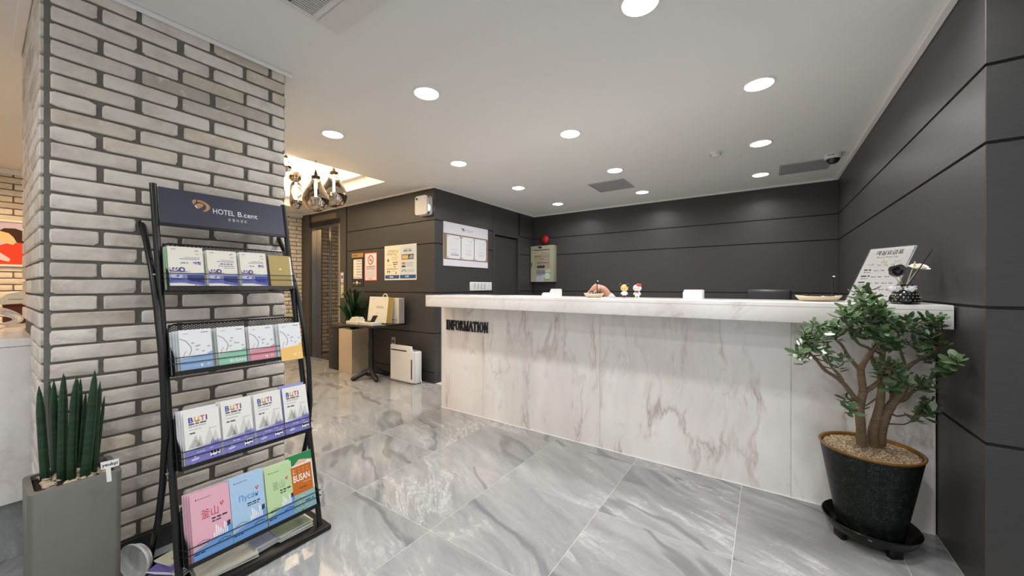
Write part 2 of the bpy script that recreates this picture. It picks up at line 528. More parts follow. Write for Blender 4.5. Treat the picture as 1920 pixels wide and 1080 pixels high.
# the well: stepped box above the opening
mb = MB(); z1, z2 = ZC + .06, ZC + .16
e = .06
for (x0, y0, x1, y1) in ((WX0, WY0, WX1, WY0), (WX1, WY0, WX1, WY1), (WX1, WY1, WX0, WY1), (WX0, WY1, WX0, WY0)):
    mb.quad((x0, y0, z1), (x1, y1, z1), (x1, y1, z2), (x0, y0, z2))
mb.quad((WX0, WY0, z2), (WX0, WY1, z2), (WX1, WY1, z2), (WX1, WY0, z2))
o = build('light_well', mb, CEIL, ceiling)
mb = MB(); zl = z2 - .03
for a, b in (((WX0 + .001, WY0 + .001, zl), (WX1 - .001, WY0 + e, z2 - .001)), ((WX0 + .001, WY1 - e, zl), (WX1 - .001, WY1 - .001, z2 - .001)),
             ((WX0 + .001, WY0 + e, zl), (WX0 + e, WY1 - e, z2 - .001)), ((WX1 - e, WY0 + e, zl), (WX1 - .001, WY1 - e, z2 - .001))):
    mb.box(a, b)
o = build('well_border', mb, CEIL, ceiling)
mb = MB(); mb.box((WX0 + e, WY0 + e, z2 - .02), (WX1 - e, WY1 - e, z2 - .002))
o = build('luminous_panel', mb, COVEL, ceiling); o['label'] = 'warm white luminous panel at the top of the light well'

# panelled charcoal walls: black backing, every board its own piece
pm = {}
def panel_wall(name, axis, c, a0, a1, segs, back, label):
    """axis 'y': plane Y=c facing -Y; 'x+': plane X=c facing +X; 'x-': plane X=c facing -X.  segs = [(a0,a1,z0,z1)]"""
    mb = MB()
    for (b0, b1, z0, z1) in back:
        if axis == 'y': mb.box((b0, c + .008, z0), (b1, c + .10, z1))
        elif axis == 'x+': mb.box((c - .10, b0, z0), (c - .008, b1, z1))
        else: mb.box((c + .008, b0, z0), (c + .10, b1, z1))
    wl = struct(name, mb, BACKER, label)
    for (b0, b1, z0, z1) in segs:
        L, Hh = b1 - b0 - .002, z1 - z0 - .012
        m = MB(); m.box((-L / 2, 0, -Hh / 2), (L / 2, .010, Hh / 2), .0012)
        me = m.mesh('panel'); me.materials.append(PANEL)
        mid = (b0 + b1) / 2; zz = (z0 + z1) / 2
        if axis == 'y': t = Matrix.Translation((mid, c, zz))
        elif axis == 'x+': t = Matrix.Translation((c, mid, zz)) @ Matrix.Rotation(PI / 2, 4, 'Z')
        else: t = Matrix.Translation((c, mid, zz)) @ Matrix.Rotation(-PI / 2, 4, 'Z')
        link('panel', me, wl, t)
    return wl
def rows(a0, a1, z0=0.0): return [(a0, a1, max(p, z0), q) for p, q in zip(ZS[:-1], ZS[1:]) if q > z0]
panel_wall('wall_right', 'x-', XR, YRC, YB, rows(YRC, YB), [(YRC + .008, YB, 0, ZC)], 'charcoal panelled wall right of the reception counter')
panel_wall('wall_front_right', 'y', YRC, XR, 2.2, rows(XR, 2.2), [(XR + .1, 2.2, 0, ZC)], 'charcoal panelled return wall at the corner')
panel_wall('wall_back', 'y', YB, XW, XR, rows(XW, XR), [(XW - .1, XR + .1, 0, ZC)], 'charcoal panelled wall behind the counter')
DY0, DY1, DZ = 4.44, 5.08, 1.985
panel_wall('wall_left', 'x+', XW, YP, YB, rows(YP, DY0 - .045) + [(DY0, DY1, DZ, ZC)] + rows(DY1 + .06, YB),
           [(YP + .012, DY0 - .05, 0, ZC), (DY0 - .05, DY1 + .055, DZ, ZC), (DY1 + .055, YB, 0, ZC)], 'charcoal panelled side wall with the notice board and service door')
panel_wall('wall_lift', 'y', YP, -5.29, XW, rows(-5.285, XW, .125), [(-5.29, XW - .012, 0, ZC)], 'charcoal panelled wall with posters beside the lift')
mb = MB(); mb.box((-5.285, YP - .012, 0), (XW, YP + .008, .12), .002)
struct('baseboard_lift', mb, CHARC)
mb = MB(); mb.box((XW - .002, YP - .012, 0), (XW + .012, 4.39, .12), .002)
struct('baseboard_left', mb, CHARC)
# service door
dj = MB()
dj.box((XW - .09, DY0 - .045, 0), (XW + .006, DY0, ZC), .002); dj.box((XW - .09, DY1, 0), (XW + .006, DY1 + .055, DZ + .05), .002)
dj.box((XW - .09, DY0, DZ), (XW - .006, DY1, DZ + .05), .002)
d1 = struct('door_1', dj, M('charcoal_frame', (.05, .05, .051), .45), 'charcoal service door flush in the panelled side wall')
m = MB(); m.box((XW - .085, DY0 + .003, .004), (XW - .045, DY1 - .003, DZ - .004), .002); build('door_leaf', m, M('charcoal_door', (.04, .04, .041), .5), d1)
m = MB(); m.tube([(XW - .045, DY0 + .06, 1.0), (XW - .01, DY0 + .06, 1.0), (XW - .008, DY0 + .07, 1.0), (XW - .008, DY0 + .17, 1.0)], .009, 8); build('door_handle', m, STEEL, d1)

# lift entrance
LX0, LX1 = -6.37, -5.468; LZ = 2.21
mb = MB()
mb.box((LX1, YP - .006, 0), (-5.31, YP + .16, ZC), .003)
mb.box((-6.61, YP - .03, 0), (LX0, YP + .16, ZC), .003)
mb.box((LX0, YP + .0, LZ), (LX1, YP + .16, ZC), .003)
wl2 = struct('wall_lift_surround', mb, M('lift_surround', (.06, .057, .052), .4), 'dark surround of the lift opening')
mb = MB(); mb.box((LX0, YP - .012, LZ - .02), (LX1, YP + .02, LZ + .055), .002); build('header_bar', mb, BLACK, wl2)
mb = MB(); mb.box((LX0 + .01, YP - .001, LZ + .075), (LX1 - .12, YP + .004, LZ + .16), .001); build('header_panel', mb, M('bronze_panel', (.28, .23, .17), .3, .6), wl2)
mb = MB()
mb.box((LX0, YP + .005, 0), (LX0 + .035, YP + .16, LZ)); mb.box((LX1 - .06, YP + .005, 0), (LX1, YP + .16, LZ)); mb.box((LX0, YP + .02, LZ - .03), (LX1, YP + .16, LZ))
d2 = struct('door_2', mb, STEEL, 'polished steel lift door reflecting the brick wall')
wleaf = (LX1 - LX0 - .10) / 2
for k in range(2):
    m = MB(); x0 = LX0 + .037 + k * wleaf
    m.box((x0, YP + .085 + .018 * k, .006), (x0 + wleaf - .003 + .006 * k, YP + .105 + .018 * k, LZ - .032), .002)
    build('door_leaf', m, MIRROR, d2)
m = MB(); m.box((LX0, YP + .006, -.003), (LX1, YP + .16, .004)); build('threshold', m, STEEL, d2)

# brick: one outline per variant, chipped corners, a proud face
def brick_mesh(L, Hh, D, seed):
    q = random.Random(seed); m = MB()
    def c(): return q.choice((.002, .003, .004, .006, .010)) * (1 if q.random() < .85 else 1.7)
    j = lambda a: q.uniform(-a, a)
    pts = []
    corners = [(0, 0, 1, 1), (L, 0, -1, 1), (L, Hh, -1, -1), (0, Hh, 1, -1)]
    for i, (x, z, sx, sz) in enumerate(corners):
        a, b = min(c() * 1.3, L * .3), min(c(), Hh * .3)
        p = [(x, z + sz * b), (x + sx * a, z)]
        if i in (1, 3): p = p[::-1]
        pts += p
        nx, nz, _, _ = corners[(i + 1) % 4]
        for f in ((.33, .66) if i in (0, 2) else (.5,)):
            pts.append((x + (nx - x) * f + (0 if i in (0, 2) else j(.0012)), z + (nz - z) * f + (j(.0016) if i in (0, 2) else 0)))
    n = len(pts)
    cx, cz = L / 2, Hh / 2
    r0 = [m.v((p[0], 0.004, p[1])) for p in pts]
    r1 = [m.v((p[0], -D + .0035, p[1])) for p in pts]
    r2 = []
    for p in pts:
        dx, dz = cx - p[0], cz - p[1]
        r2.append(m.v((p[0] + math.copysign(.0035, dx) if abs(dx) > .004 else p[0], -D + j(.0007), p[1] + math.copysign(.0035, dz) if abs(dz) > .004 else p[1])))
    for i in range(n):
        k = (i + 1) % n
        m.f([r0[i], r0[k], r1[k], r1[i]]); m.f([r1[i], r1[k], r2[k], r2[i]], True)
    m.f(r2, False)
    me = m.mesh('brick'); me.materials.append(BRICK); return me
BH = .0565; PITCH = .0669; Z0B = .100
bcache = {}
def bmesh_for(L, kind=0):
    L = round(L, 3); v = R.randrange(9)
    if (L, v, kind) not in bcache: bcache[(L, v, kind)] = brick_mesh(L, BH if not kind else .055, .011, hash((L, v)) & 0xffff)
    return bcache[(L, v, kind)]
def wallmtx(face, a, z, c):
    if face == '+x': return Matrix.Translation((c, a, z)) @ Matrix.Rotation(PI / 2, 4, 'Z')
    if face == '-y': return Matrix.Translation((a, c, z))
    if face == '+y': return Matrix.Translation((a, c, z)) @ Matrix.Rotation(PI, 4, 'Z')
def join_bricks(name, items, parent):
    bmj = bmesh.new()
    for me, mt in items:
        n0 = len(bmj.verts); bmj.from_mesh(me); bmj.verts.ensure_lookup_table()
        for v in bmj.verts[n0:]: v.co = mt @ v.co
    me = bpy.data.meshes.new(name); bmj.to_mesh(me); bmj.free(); me.materials.append(BRICK)
    return stuff(link(name, me, parent))

# the brick pillar behind the leaflet rack
mb = MB(); mb.box((XCB, CY0, 0), (XF, CY1, ZC))
col = struct('wall_pillar', mb, MORTAR, 'square pillar clad in whitewashed bricks with wide grey joints')
rowA = [(.1608, .2849), (.2999, .5410), (.5604, .8054), (.8251, 1.008)]
rowB = [(.1632, .4004), (.4175, .6612), (.6829, .9284), (.9474, 1.008)]
NC = 35
side_items = []
for k in range(NC):
    z = Z0B + k * PITCH
    for (a, b) in (rowA if k % 2 else rowB):
        a += R.uniform(-.004, .004) if a > .2 else 0; b += R.uniform(-.004, .004) if b < 1.0 else 0
        link('brick', bmesh_for(b - a), col, wallmtx('+x', a, z + R.uniform(-.0012, .0012), XF))
    # left face, receding from the near corner
    x = XF - .006; first = True
    while x > XCB + .03:
        L = (.118 if k % 2 == 0 else .235) if first else .235
        x2 = max(x - L, XCB + .002); first = False
        if z > .975 or x2 > -2.71 or (x > -2.60 and (x2 := -2.70)):
            link('brick', bmesh_for(x - x2), col, wallmtx('-y', x2, z, CY0))
        x = x2 - .016
    # far face, out of the photograph's sight
    x = XF - .004 - (.12 if k % 2 else 0)
    while x > XCB + .03:
        x2 = max(x - .24, XCB + .002)
        side_items.append((bmesh_for(x - x2), wallmtx('+y', x, z, CY1))); x = x2 - .014
join_bricks('brick_side', side_items, col)
mb = MB()
mb.box((XF - .002, CY0 - .012, 0), (XF + .014, CY1 + .012, .092), .002)
struct('baseboard_pillar', mb, CHARC)

# lounge wall far behind the pillar
mb = MB(); mb.box((XL - .12, -2.2, 0), (XL - .001, YP - .02, ZC))
lw = struct('wall_lounge', mb, MORTAR, 'whitewashed brick wall of the lounge')
items = []
for k in range(36):
    z = .02 + k * .0669; y = -1.9 + (.125 if k % 2 else 0)
    while y < 3.15:
        L = min(.238, 3.18 - y); me = bmesh_for(L, 0); mt = wallmtx('+x', y, z, XL)
        seen = (-.05 < y < .55 and z > .85) or y > 2.62
        if seen: link('brick', me, lw, mt)
        else: items.append((me, mt))
        y += L + .012
join_bricks('brick_field', items, lw)
mb = MB(); mb.box((XL - .12, -2.3, 0), (-3.0, -2.2, ZC)); struct('wall_lounge_unseen', mb, M('brown_plaster', (.30, .24, .18), .8, grain=.1), 'unseen brown plastered rear wall of the lounge, added to block outside light')  # unseen wall, added to keep world light out of the lounge

# ceiling trims
def trim(n, a, b):
    m = MB(); m.box(a, b, .004); struct('trim_%d' % n, m, TRIM)
tw, th = .036, .022
trim(1, (XR - tw, YRC, ZC - th), (XR - .0005, YB, ZC - .0005))
trim(2, (XW, YB - tw, ZC - th), (XR - tw, YB - .0005, ZC - .0005))
trim(3, (XW + .0005, YP - tw, ZC - th), (XW + tw, YB - tw, ZC - .0005))
trim(4, (XL + tw, YP - tw, ZC - th), (XW, YP - .008, ZC - .0005))
trim(5, (XF + .012, CY0 - tw, ZC - th), (XF + .012 + tw * .5, CY1 + tw, ZC - .0005))
trim(6, (XCB - .02, CY0 - tw - .012, ZC - th), (XF + .012, CY0 - .012, ZC - .0005))
trim(7, (XL + .012, -2.2, ZC - .055), (XL + .05, YP - tw, ZC - .0005))
trim(8, (XR, YRC - tw, ZC - th), (2.2, YRC - .0005, ZC - .0005))

# ================================================================== RECEPTION COUNTER
XC0, XC1 = -2.665, XR - .004
t = thing('reception_counter', 'long white marble reception counter with a thick overhanging top', 'counter', (XC0, YF, 0))
m = MB(); m.box((.012, .022, .0), (XC1 - XC0 - .002, .30, ZT - .107)); build('core', m, M('counter_core', (.55, .53, .5), .7), t)
cuts = [XC0 + .014, -2.136, -1.018, .114, XC1]
for a, b in zip(cuts[:-1], cuts[1:]):
    m = MB(); L = b - a - .0012; m.box((-L / 2, 0, -.503), (L / 2, .02, .503), .0008)
    build('marble_panel', m, MARBLE_V, t, Matrix.Translation(((a + b) / 2 - XC0, 0, .506)))
m = MB(); m.box((0, 0, 0), (.013, .30, 1.009), .001); build('end_panel', m, M('white_end_strip', (.78, .77, .75), .3), t)
m = MB(); L = XC1 - XC0 - .028
m.box((0, 0, 0), (L, YF + .206 - YS, .106), .004, 2)
build('countertop', m, MARBLE_H, t, Matrix.Translation((.025, YS - YF, ZT - .106)))
m = MB(); m.box((.03, YS - YF - .0006, ZT - .0225), (L + .02, YS - YF + .001, ZT - .0205)); build('mitre_joint', m, M('mitre_grey', (.5, .49, .47), .6), t)  # thin grey line of the mitred slab edge

m = MB(); m.box((.0, -.006, .0), (XC1 - XC0, 0, .005), .001); build('base_caulk', m, M('white_caulk', (.8, .8, .78), .5), t)
m = MB(); m.box((XC1 - XC0 - .006, -.006, .005), (XC1 - XC0, 0, 1.009), .001); build('corner_caulk', m, M('white_caulk', (.8, .8, .78), .5), t)

# INFORMATION in raised black serif letters
def glyph(ch):
    S, T = .16, .075           # stem, thin
    def st(x0, y0, x1, y1, w): return ('s', x0, y0, x1, y1, w)
    def sf(x, y, w=.34): return ('r', x - w / 2, y, x + w / 2, y + .05)
    g = {'I': (.42, [st(.21, 0, .21, 1, S), sf(.21, 0), sf(.21, .95)]),
         'N': (.80, [st(.17, 0, .17, 1, T), st(.66, 0, .66, 1, T), st(.15, 1, .66, 0, S), sf(.17, 0, .28), sf(.16, .95, .26), sf(.66, .95, .28)]),
         'F': (.62, [st(.19, 0, .19, 1, S), sf(.19, 0), ('r', .04, .95, .58, 1), ('r', .54, .76, .58, 1), ('r', .19, .49, .46, .545), ('r', .42, .41, .46, .63)]),
         'T': (.70, [st(.35, 0, .35, 1, S), sf(.35, 0), ('r', .03, .95, .67, 1), ('r', .03, .76, .07, 1), ('r', .63, .76, .67, 1)]),
         'M': (.95, [st(.15, 0, .15, 1, T), st(.80, 0, .80, 1, S), st(.14, 1, .47, 0, S), st(.47, 0, .80, 1, T), sf(.15, 0, .26), sf(.80, 0), sf(.15, .95, .24), sf(.82, .95, .28)]),
         'A': (.80, [st(.10, 0, .40, 1, T), st(.40, 1, .70, 0, S), ('r', .2, .32, .6, .37), sf(.10, 0, .24), sf(.70, 0, .3)]),
         'O': (.80, [('o', .40, .5, .35, .5, S)]),
         'R': (.78, [st(.18, 0, .18, 1, S), sf(.18, 0), ('r', .04, .95, .36, 1), ('d', .30, .755, .33, .245, S), st(.38, .5, .72, 0, S), ('r', .6, 0, .8, .05)])}
    return g[ch]
t = thing('information_sign', 'raised black serif letters spelling INFORMATION on the marble counter front', 'sign', (-2.59, YF - .0005, .778))
adv = 0; GH = .096; tot = sum(glyph(c)[0] for c in 'INFORMATION') ; GW = .524 / tot
for ch in 'INFORMATION':
    wd, prims = glyph(ch); m = MB(); lay_ = 0
    for p in prims:
        lay_ += 1; dp = -.014 - lay_ * .00012
        if p[0] == 's':
            _, x0, y0, x1, y1, wv = p; h_ = wv / 2
            m.prism([((x0 - h_) * GW, y0 * GH), ((x0 + h_) * GW, y0 * GH), ((x1 + h_) * GW, y1 * GH), ((x1 - h_) * GW, y1 * GH)], dp, 0, 'y')
        elif p[0] == 'r':
            _, x0, y0, x1, y1 = p
            m.prism([(x0 * GW, y0 * GH), (x1 * GW, y0 * GH), (x1 * GW, y1 * GH), (x0 * GW, y1 * GH)], dp, 0, 'y')
        else:
            _, x, y, rx, ry, wv = p; n = 28
            rng = range(n) if p[0] == 'o' else range(-7, 7)
            for i in rng:
                a, b = 2 * PI * i / n, 2 * PI * (i + 1) / n
                def q(a, inner): return ((x + (rx - (wv if inner else 0)) * math.cos(a)) * GW, (y + (ry - (.05 if inner else 0)) * math.sin(a)) * GH)
                m.prism([q(a, 0), q(b, 0), q(b, 1), q(a, 1)], dp, 0, 'y')
    bmesh.ops.remove_doubles(m.bm, verts=m.bm.verts, dist=1e-6)
    build('letter', m, BLACKP, t, Matrix.Translation((adv * GW, 0, 0))); adv += wd

# marble bar at the left, against the pillar
t = thing('marble_bar', 'white marble service bar on a dark stone plinth beside the brick pillar', 'counter', (-3.4, -1.4, 0))
m = MB(); m.box((0, 0, .255), (.693, 1.546, .935), .002); build('body', m, MARBLE_B, t)
m = MB(); m.box((-.01, 0, .936), (.696, 1.5465, .97), .003); build('bar_top', m, MARBLE_B, t)
m = MB(); m.box((-.70, .9, .02), (-.012, 2.05, .935), .002); build('back_cabinet', m, MARBLE_B, t)
m = MB(); m.box((-.71, .9, .936), (-.0115, 2.06, .97), .003); build('back_top', m, MARBLE_B, t)
for k in range(3):
    m = MB(); m.box((.03, .003 + k * .51, .0), (.66, .003 + k * .51 + .507, .254), .001); build('plinth_tile', m, TILE, t)

# ================================================================== CEILING FITTINGS
proto = None
LP = [(1200, 4), (800, 174), (1423, 157), (624, 251), (1069, 250), (1426, 268), (860, 306), (1153, 319), (1426, 327), (972, 352), (1204, 360), (1046, 382)]
where = ['nearest the camera, cut by the top edge of the photo', 'in front of the ceiling air conditioner towards the lift', 'largest of the line of three along the right wall',
         'beside the light well with the pendants', 'alone in the middle of the ceiling', 'middle one of the line of three along the right wall',
         'next to the light well, over the wall corner', 'just in front of the square access hatch', 'last one in the line of three, by the ceiling camera',
         'above the notice board wall', 'between the access hatch and the back wall', 'farthest one, by the corner over the alarm cabinet']
def downlight(x, y, lab, first):
    t = thing('downlight', 'round white recessed downlight ' + lab, 'downlight', (x, y, ZC), group='recessed ceiling downlights')
    return t
base_dl = None
def beam(t, watts, col):
    l = bpy.data.lights.new('beam', 'AREA'); l.shape = 'DISK'; l.size = .145; l.energy = watts; l.color = col; l.spread = math.radians(156)
    o = bpy.data.objects.new('beam', l); C.objects.link(o); o.parent = t; o.location = (0, 0, -.0112)
spots = [atz(px, py, ZC).xy for px, py in LP] + [Vector(p) for p in ((-.55, -.75), (-1.85, -.75), (.36, 1.92), (-.04, .50), (-1.32, .50), (.72, -.75))]  # literal points: unseen lamps added along the grid to raise brightness
where += ['added behind the camera over the entrance side for brightness', 'added behind the camera near the marble bar for brightness', 'added out of view to brighten the right wall corner', 'added unseen over the camera on the right for brightness', 'added unseen over the camera on the left for brightness', 'added behind the camera to the right for brightness']
for i, p in enumerate(spots):
    if base_dl is None:
        base_dl = downlight(p.x, p.y, where[i], True)
        m = MB(); m.lathe([(.088, 0), (.088, -.004), (.083, -.008), (.076, -.008), (.074, -.002), (.074, 0)], 32); build('trim_ring', m, TRIM, base_dl)
        m = MB(); m.lathe([(.074, -.003), (.06, -.0075), (.03, -.010), (0, -.0105)], 32); build('diffuser', m, LAMP, base_dl); beam(base_dl, DOWNLIGHT_W, (1, .985, .965))
    else:
        o = copy_tree(base_dl); o.location = (p.x, p.y, ZC); o['label'] = 'round white recessed downlight ' + where[i]
# warm lamps over the lounge, out of the photograph's sight behind the pillar
for i, (x, y) in enumerate(((-4.4, -.3), (-5.6, .0))):
    t = thing('lounge_downlight', 'warm recessed downlight over the lounge floor, %s' % ('nearer the marble bar' if i == 0 else 'nearer the framed picture'), 'downlight', (x, y, ZC))
    m = MB(); m.lathe([(.088, 0), (.088, -.004), (.083, -.008), (.076, -.008), (.074, -.002)], 32); build('trim_ring', m, TRIM, t)
    m = MB(); m.lathe([(.074, -.003), (.05, -.008), (0, -.0095)], 32); build('diffuser', m, WARML, t); beam(t, WARM_W, (1, .60, .28))

t = thing('ceiling_air_conditioner', 'white ceiling cassette air conditioner with a slatted intake grille', 'air conditioner', (-1.707, .10, ZC))
W_, D_ = .95, .893
m = MB(); m.box((0, .785, -.022), (W_, D_, -.0005), .004); build('end_cover', m, M('ac_plastic', (.70, .685, .66), .45), t)
m = MB(); m.box((0, 0, -.022), (.028, .783, -.0005), .003); m.box((W_ - .028, 0, -.022), (W_, .783, -.0005), .003); m.box((.028, .757, -.022), (W_ - .028, .783, -.0005), .003); m.box((.028, 0, -.022), (W_ - .028, .026, -.0005), .003)
build('grille_frame', m, M('ac_plastic', (.70, .685, .66), .45), t)
m = MB(); m.box((.028, .026, -.006), (W_ - .028, .757, -.001)); build('filter', m, M('ac_dark_filter', (.16, .16, .15), .8), t)
m = MB(); x = .036
while x < W_ - .036:
    m.box((x, .026, -.019), (x + .007, .757, -.012)); x += .0135
stuff(build('slats', m, M('ac_slat', (.62, .61, .585), .5), t))
m = MB(); m.box((.034, .60, -.0225), (.046, .616, -.020)); m.box((.034, .62, -.0205), (.075, .66, -.018)); build('latch', m, BLACKP, t)

for nm, x0, x1, y0, y1, lab in (('ceiling_hatch', -1.79, -1.35, 4.2, 4.64, 'square grey access hatch in the ceiling before the back wall'),
                                ('ceiling_grille', .11, .53, 4.66, 5.06, 'grey ceiling vent panel in the corner beside the dome camera')):
    t = thing(nm, lab, 'hatch' if 'hatch' in nm else 'vent', (x0, y0, ZC))
    m = MB(); L, D = x1 - x0, y1 - y0
    for a, b in (((0, 0, -.008), (L, .02, -.0005)), ((0, D - .02, -.008), (L, D, -.0005)), ((0, .02, -.008), (.02, D - .02, -.0005)), ((L - .02, .02, -.008), (L, D - .02, -.0005))): m.box(a, b, .001)
    build('frame', m, M('hatch_frame', (.42, .42, .44), .5), t)
    m = MB(); m.box((.022, .022, -.005), (L - .022, D - .022, -.0005), .001); build('panel', m, M('hatch_panel', (.36, .36, .38), .55), t)

p = atz(1562, 289, ZC)
t = thing('dome_camera', 'white dome security camera with a dark lens bubble at the ceiling corner', 'camera', (p.x, p.y, ZC))
m = MB(); m.lathe([(0, 0), (.062, 0), (.066, -.006), (.066, -.034), (.06, -.042), (.05, -.044), (0, -.044)], 32); build('base', m, WHITEP, t)
m = MB(); m.lathe([(.051, -.044), (.049, -.058), (.04, -.075), (.024, -.087), (0, -.091)], 28); build('dome', m, M('smoked_dome', (.012, .012, .013), .06, coat=.6), t)
m = MB(); m.lathe([(.052, -.0425), (.055, -.0425), (.055, -.047), (.0515, -.047)], 32); build('ring', m, CHROME, t)
pr = Print(); pr.words(-.025, .02, -.004, .007, '#555555', 3); pr.build('print', t, frame((-.02, -.0668, -.02), (1, 0, 0), (0, 0, 1)))
p = atz(1342, 286, ZC)
t = thing('smoke_detector', 'small round white smoke detector on the ceiling', 'detector', (p.x, p.y, ZC))
m = MB(); m.lathe([(0, 0), (.048, 0), (.05, -.01), (.046, -.018), (.046, -.02)], 28); build('base', m, WHITEP, t)
m = MB(); m.lathe([(.04, -.018), (.037, -.032), (.03, -.038), (0, -.040)], 28); build('sensor_cap', m, WHITEP, t)
m = MB(); m.box((.02, -.004, -.0385), (.026, .002, -.0365)); build('indicator', m, M('red_led', (.5, .02, .02), .4), t)

# glass pendants below the light well
_t = NT('smoked_mirror_glass'); _n, _c = _t.noise(_t.obj(), 16, 2, .5, .8)
_t.set(Base_Color=(.50, .43, .36), Metallic=1.0, Roughness=.03); _t.bump(_n, .35, .02); AMBER = _t.m
CLEAR = M('clear_glass', (1, .97, .92), .02, trans=1.0, ior=1.18)
FIL = M('pendant_filament', (1.0, .70, .36), .5, emit=40)
def pendant(px, py_bottom, depth, kind, R_, lab):
    b = atd(px, py_bottom, depth); ztop = ZC + .14
    t = thing('glass_pendant', lab, 'pendant lamp', (b.x, b.y, b.z), group='blown glass pendants')
    k = R_
    if kind == 'bulb':
        prof = [(0, 0), (.35, .06), (.68, .26), (.9, .55), (1.0, 1.0)]
        prof2 = [(1.0, 1.0), (.95, 1.32), (.78, 1.68), (.55, 2.05), (.38, 2.42), (.31, 2.75)]; top = 2.75
    else:
        prof = [(0, 0), (.55, .12), (.88, .45), (1.0, .95), (1.0, 1.5)]
        prof2 = [(1.0, 1.5), (1.0, 3.2), (.95, 4.2), (.7, 4.8), (.45, 5.0)]; top = 5.0
    m = MB(); m.lathe([(a * k, z * k) for a, z in prof], 32); build('mirrored_bowl', m, AMBER, t)
    m = MB(); m.lathe([(a * k, z * k) for a, z in prof2], 32); build('glass_neck', m, CLEAR, t)
    m = MB(); hz = top * k
    m.lathe([(k * .31, hz - .012), (k * .33, hz), (k * .33, hz + .012), (k * .14, hz + .022), (k * .12, hz + .045), (.010, hz + .055), (.006, hz + .075), (0, hz + .075)], 24); build('cap', m, M('dark_bronze', (.10, .075, .05), .35, .8), t)
    m = MB(); m.tube([(0, 0, hz + .07), (0, 0, ztop - b.z - .001)], .0022, 6); build('cord', m, BLACKP, t)
    m = MB(); m.lathe([(0, hz - .80 * hz), (.006, hz - .78 * hz), (.011, hz - .25 * hz), (.008, hz - .06 * hz), (0, hz - .05 * hz)], 12); build('filament', m, FIL, t)
    return t
pendant(626, 389, 4.05, 'bulb', .137, 'round mirrored glass pendant on the right, hung highest of the two bulbs')
pendant(592, 397, 3.62, 'bulb', .122, 'round mirrored glass pendant left of the highest one, hanging lowest')
pendant(555, 392, 3.75, 'tube', .056, 'long tubular glass pendant with amber tip nearest the brick pillar edge')
pendant(553, 341, 4.1, 'tube', .066, 'short tubular glass pendant hanging above and behind the longest tube')
pendant(536, 322, 3.5, 'bulb', .05, 'small glass pendant half hidden by the brick pillar')

# ================================================================== LEAFLET RACK
RX, RY = -1.99, .70
rack = thing('leaflet_rack', 'black metal four-shelf leaflet rack with navy hotel sign in front of the brick pillar', 'rack', (RX, RY, 0))
TR = Matrix.Translation((-RX, -RY, 0))
YL, YR = .436, .962
SL = -.2383
def postx(z): return -1.812 + SL * z
zz = Vector((SL, 0, 1)).normalized()
m = MB(); m.box((-2.19, YL - .035, 0), (-1.772, YR + .035, .024), .006, 2); build('base_board', m, BLACK, rack, TR)
for y in (YL, YR):
    m = MB(); m.tube([(postx(.02), y, .02), (postx(1.648), y, 1.648)], .0125, 12); build('post', m, BLACK, rack, TR)
    s = -1 if y == YL else 1
    prof = [(1.50, -.150), (1.40, -.085), (1.27, -.022), (1.12, .018), (.95, .04), (.78, .04), (.60, .012), (.42, -.06), (.25, -.165), (.10, -.29), (.022, -.36)]
    m = MB(); m.tube([(postx(z) + o, y + s * .017, z) for z, o in prof], .0115, 12); build('bowed_leg', m, BLACK, rack, TR)
    for z in (.47, 1.25):
        m = MB(); m.tube([(postx(z), y - s * .016, z), (postx(z), y + s * .020, z)], .0045, 8); build('bolt', m, STEEL, rack, TR)
# sign board between the post tops
FS = frame((postx(1.475) + .006, YL + .012, 1.475), (0, 1, 0), zz)
SW = YR - YL - .024
m = MB(); m.box((0, 0, 0), (SW, .166, .008), .001); sg = build('sign_board', m, M('navy_sign', '#3f4152', .35), rack, TR @ FS)
m = MB(); m.box((0, -.012, -.002), (SW, 0, .010), .001); build('sign_rail', m, BLACK, rack, TR @ FS)
p = Print(.0083)
logo(p, .128 - .015, .075, .054, '#b98d63', '#e9e4da')
p.text('HOTEL', .190, .072, .0262, '#f4f5f8', wd=.086); p.text('B.cent', .290, .072, .0262, '#f4f5f8', wd=.086)
p.text('호 텔 비 센 트', .247, .043, .012, '#d9dbe2', wd=.080)
p.build('print', sg)

# perforated trays
def clip_line(px_, py_, dx, dy, W, Hh):
    t0, t1 = -1e9, 1e9
    for p0, d, lo, hi in ((px_, dx, 0, W), (py_, dy, 0, Hh)):
        if abs(d) < 1e-9:
            if not lo <= p0 <= hi: return None
        else:
            a, b = sorted(((lo - p0) / d, (hi - p0) / d)); t0 = max(t0, a); t1 = min(t1, b)
    return (t0, t1) if t1 - t0 > 1e-4 else None
def mesh_sheet(W, Hh, pitch, wd, ang):
    V, F = [], []
    for sgn in (1, -1):
        d = Vector((math.cos(ang), sgn * math.sin(ang))); n = Vector((-d.y, d.x))
        ext = abs(n.x) * W + abs(n.y) * Hh; k = -int(ext / pitch) - 2
        while k * pitch < ext + pitch:
            o = Vector((W / 2, Hh / 2)) + n * (k * pitch - ext / 2 if False else k * pitch); k += 1
            c = clip_line(o.x, o.y, d.x, d.y, W, Hh)
            if not c: continue
            a, b = o + d * c[0], o + d * c[1]; i = len(V); h_ = n * wd / 2; z = sgn * .0003
            V += [(a.x - h_.x, a.y - h_.y, z), (b.x - h_.x, b.y - h_.y, z), (b.x + h_.x, b.y + h_.y, z), (a.x + h_.x, a.y + h_.y, z)]
            F.append((i, i + 1, i + 2, i + 3))
    me = bpy.data.meshes.new('perforated_sheet'); me.from_pydata(V, [], F); me.materials.append(BLACK); return me
SHW = YR - YL - .03; SHH = .215; SHD = .056
back_me = mesh_sheet(SHW, SHH, .0078, .0034, math.radians(32))
floor_me = mesh_sheet(SHW, SHD, .0078, .0034, math.radians(32))
SHZ = [1.176, .830, .470, .125]
SF = []
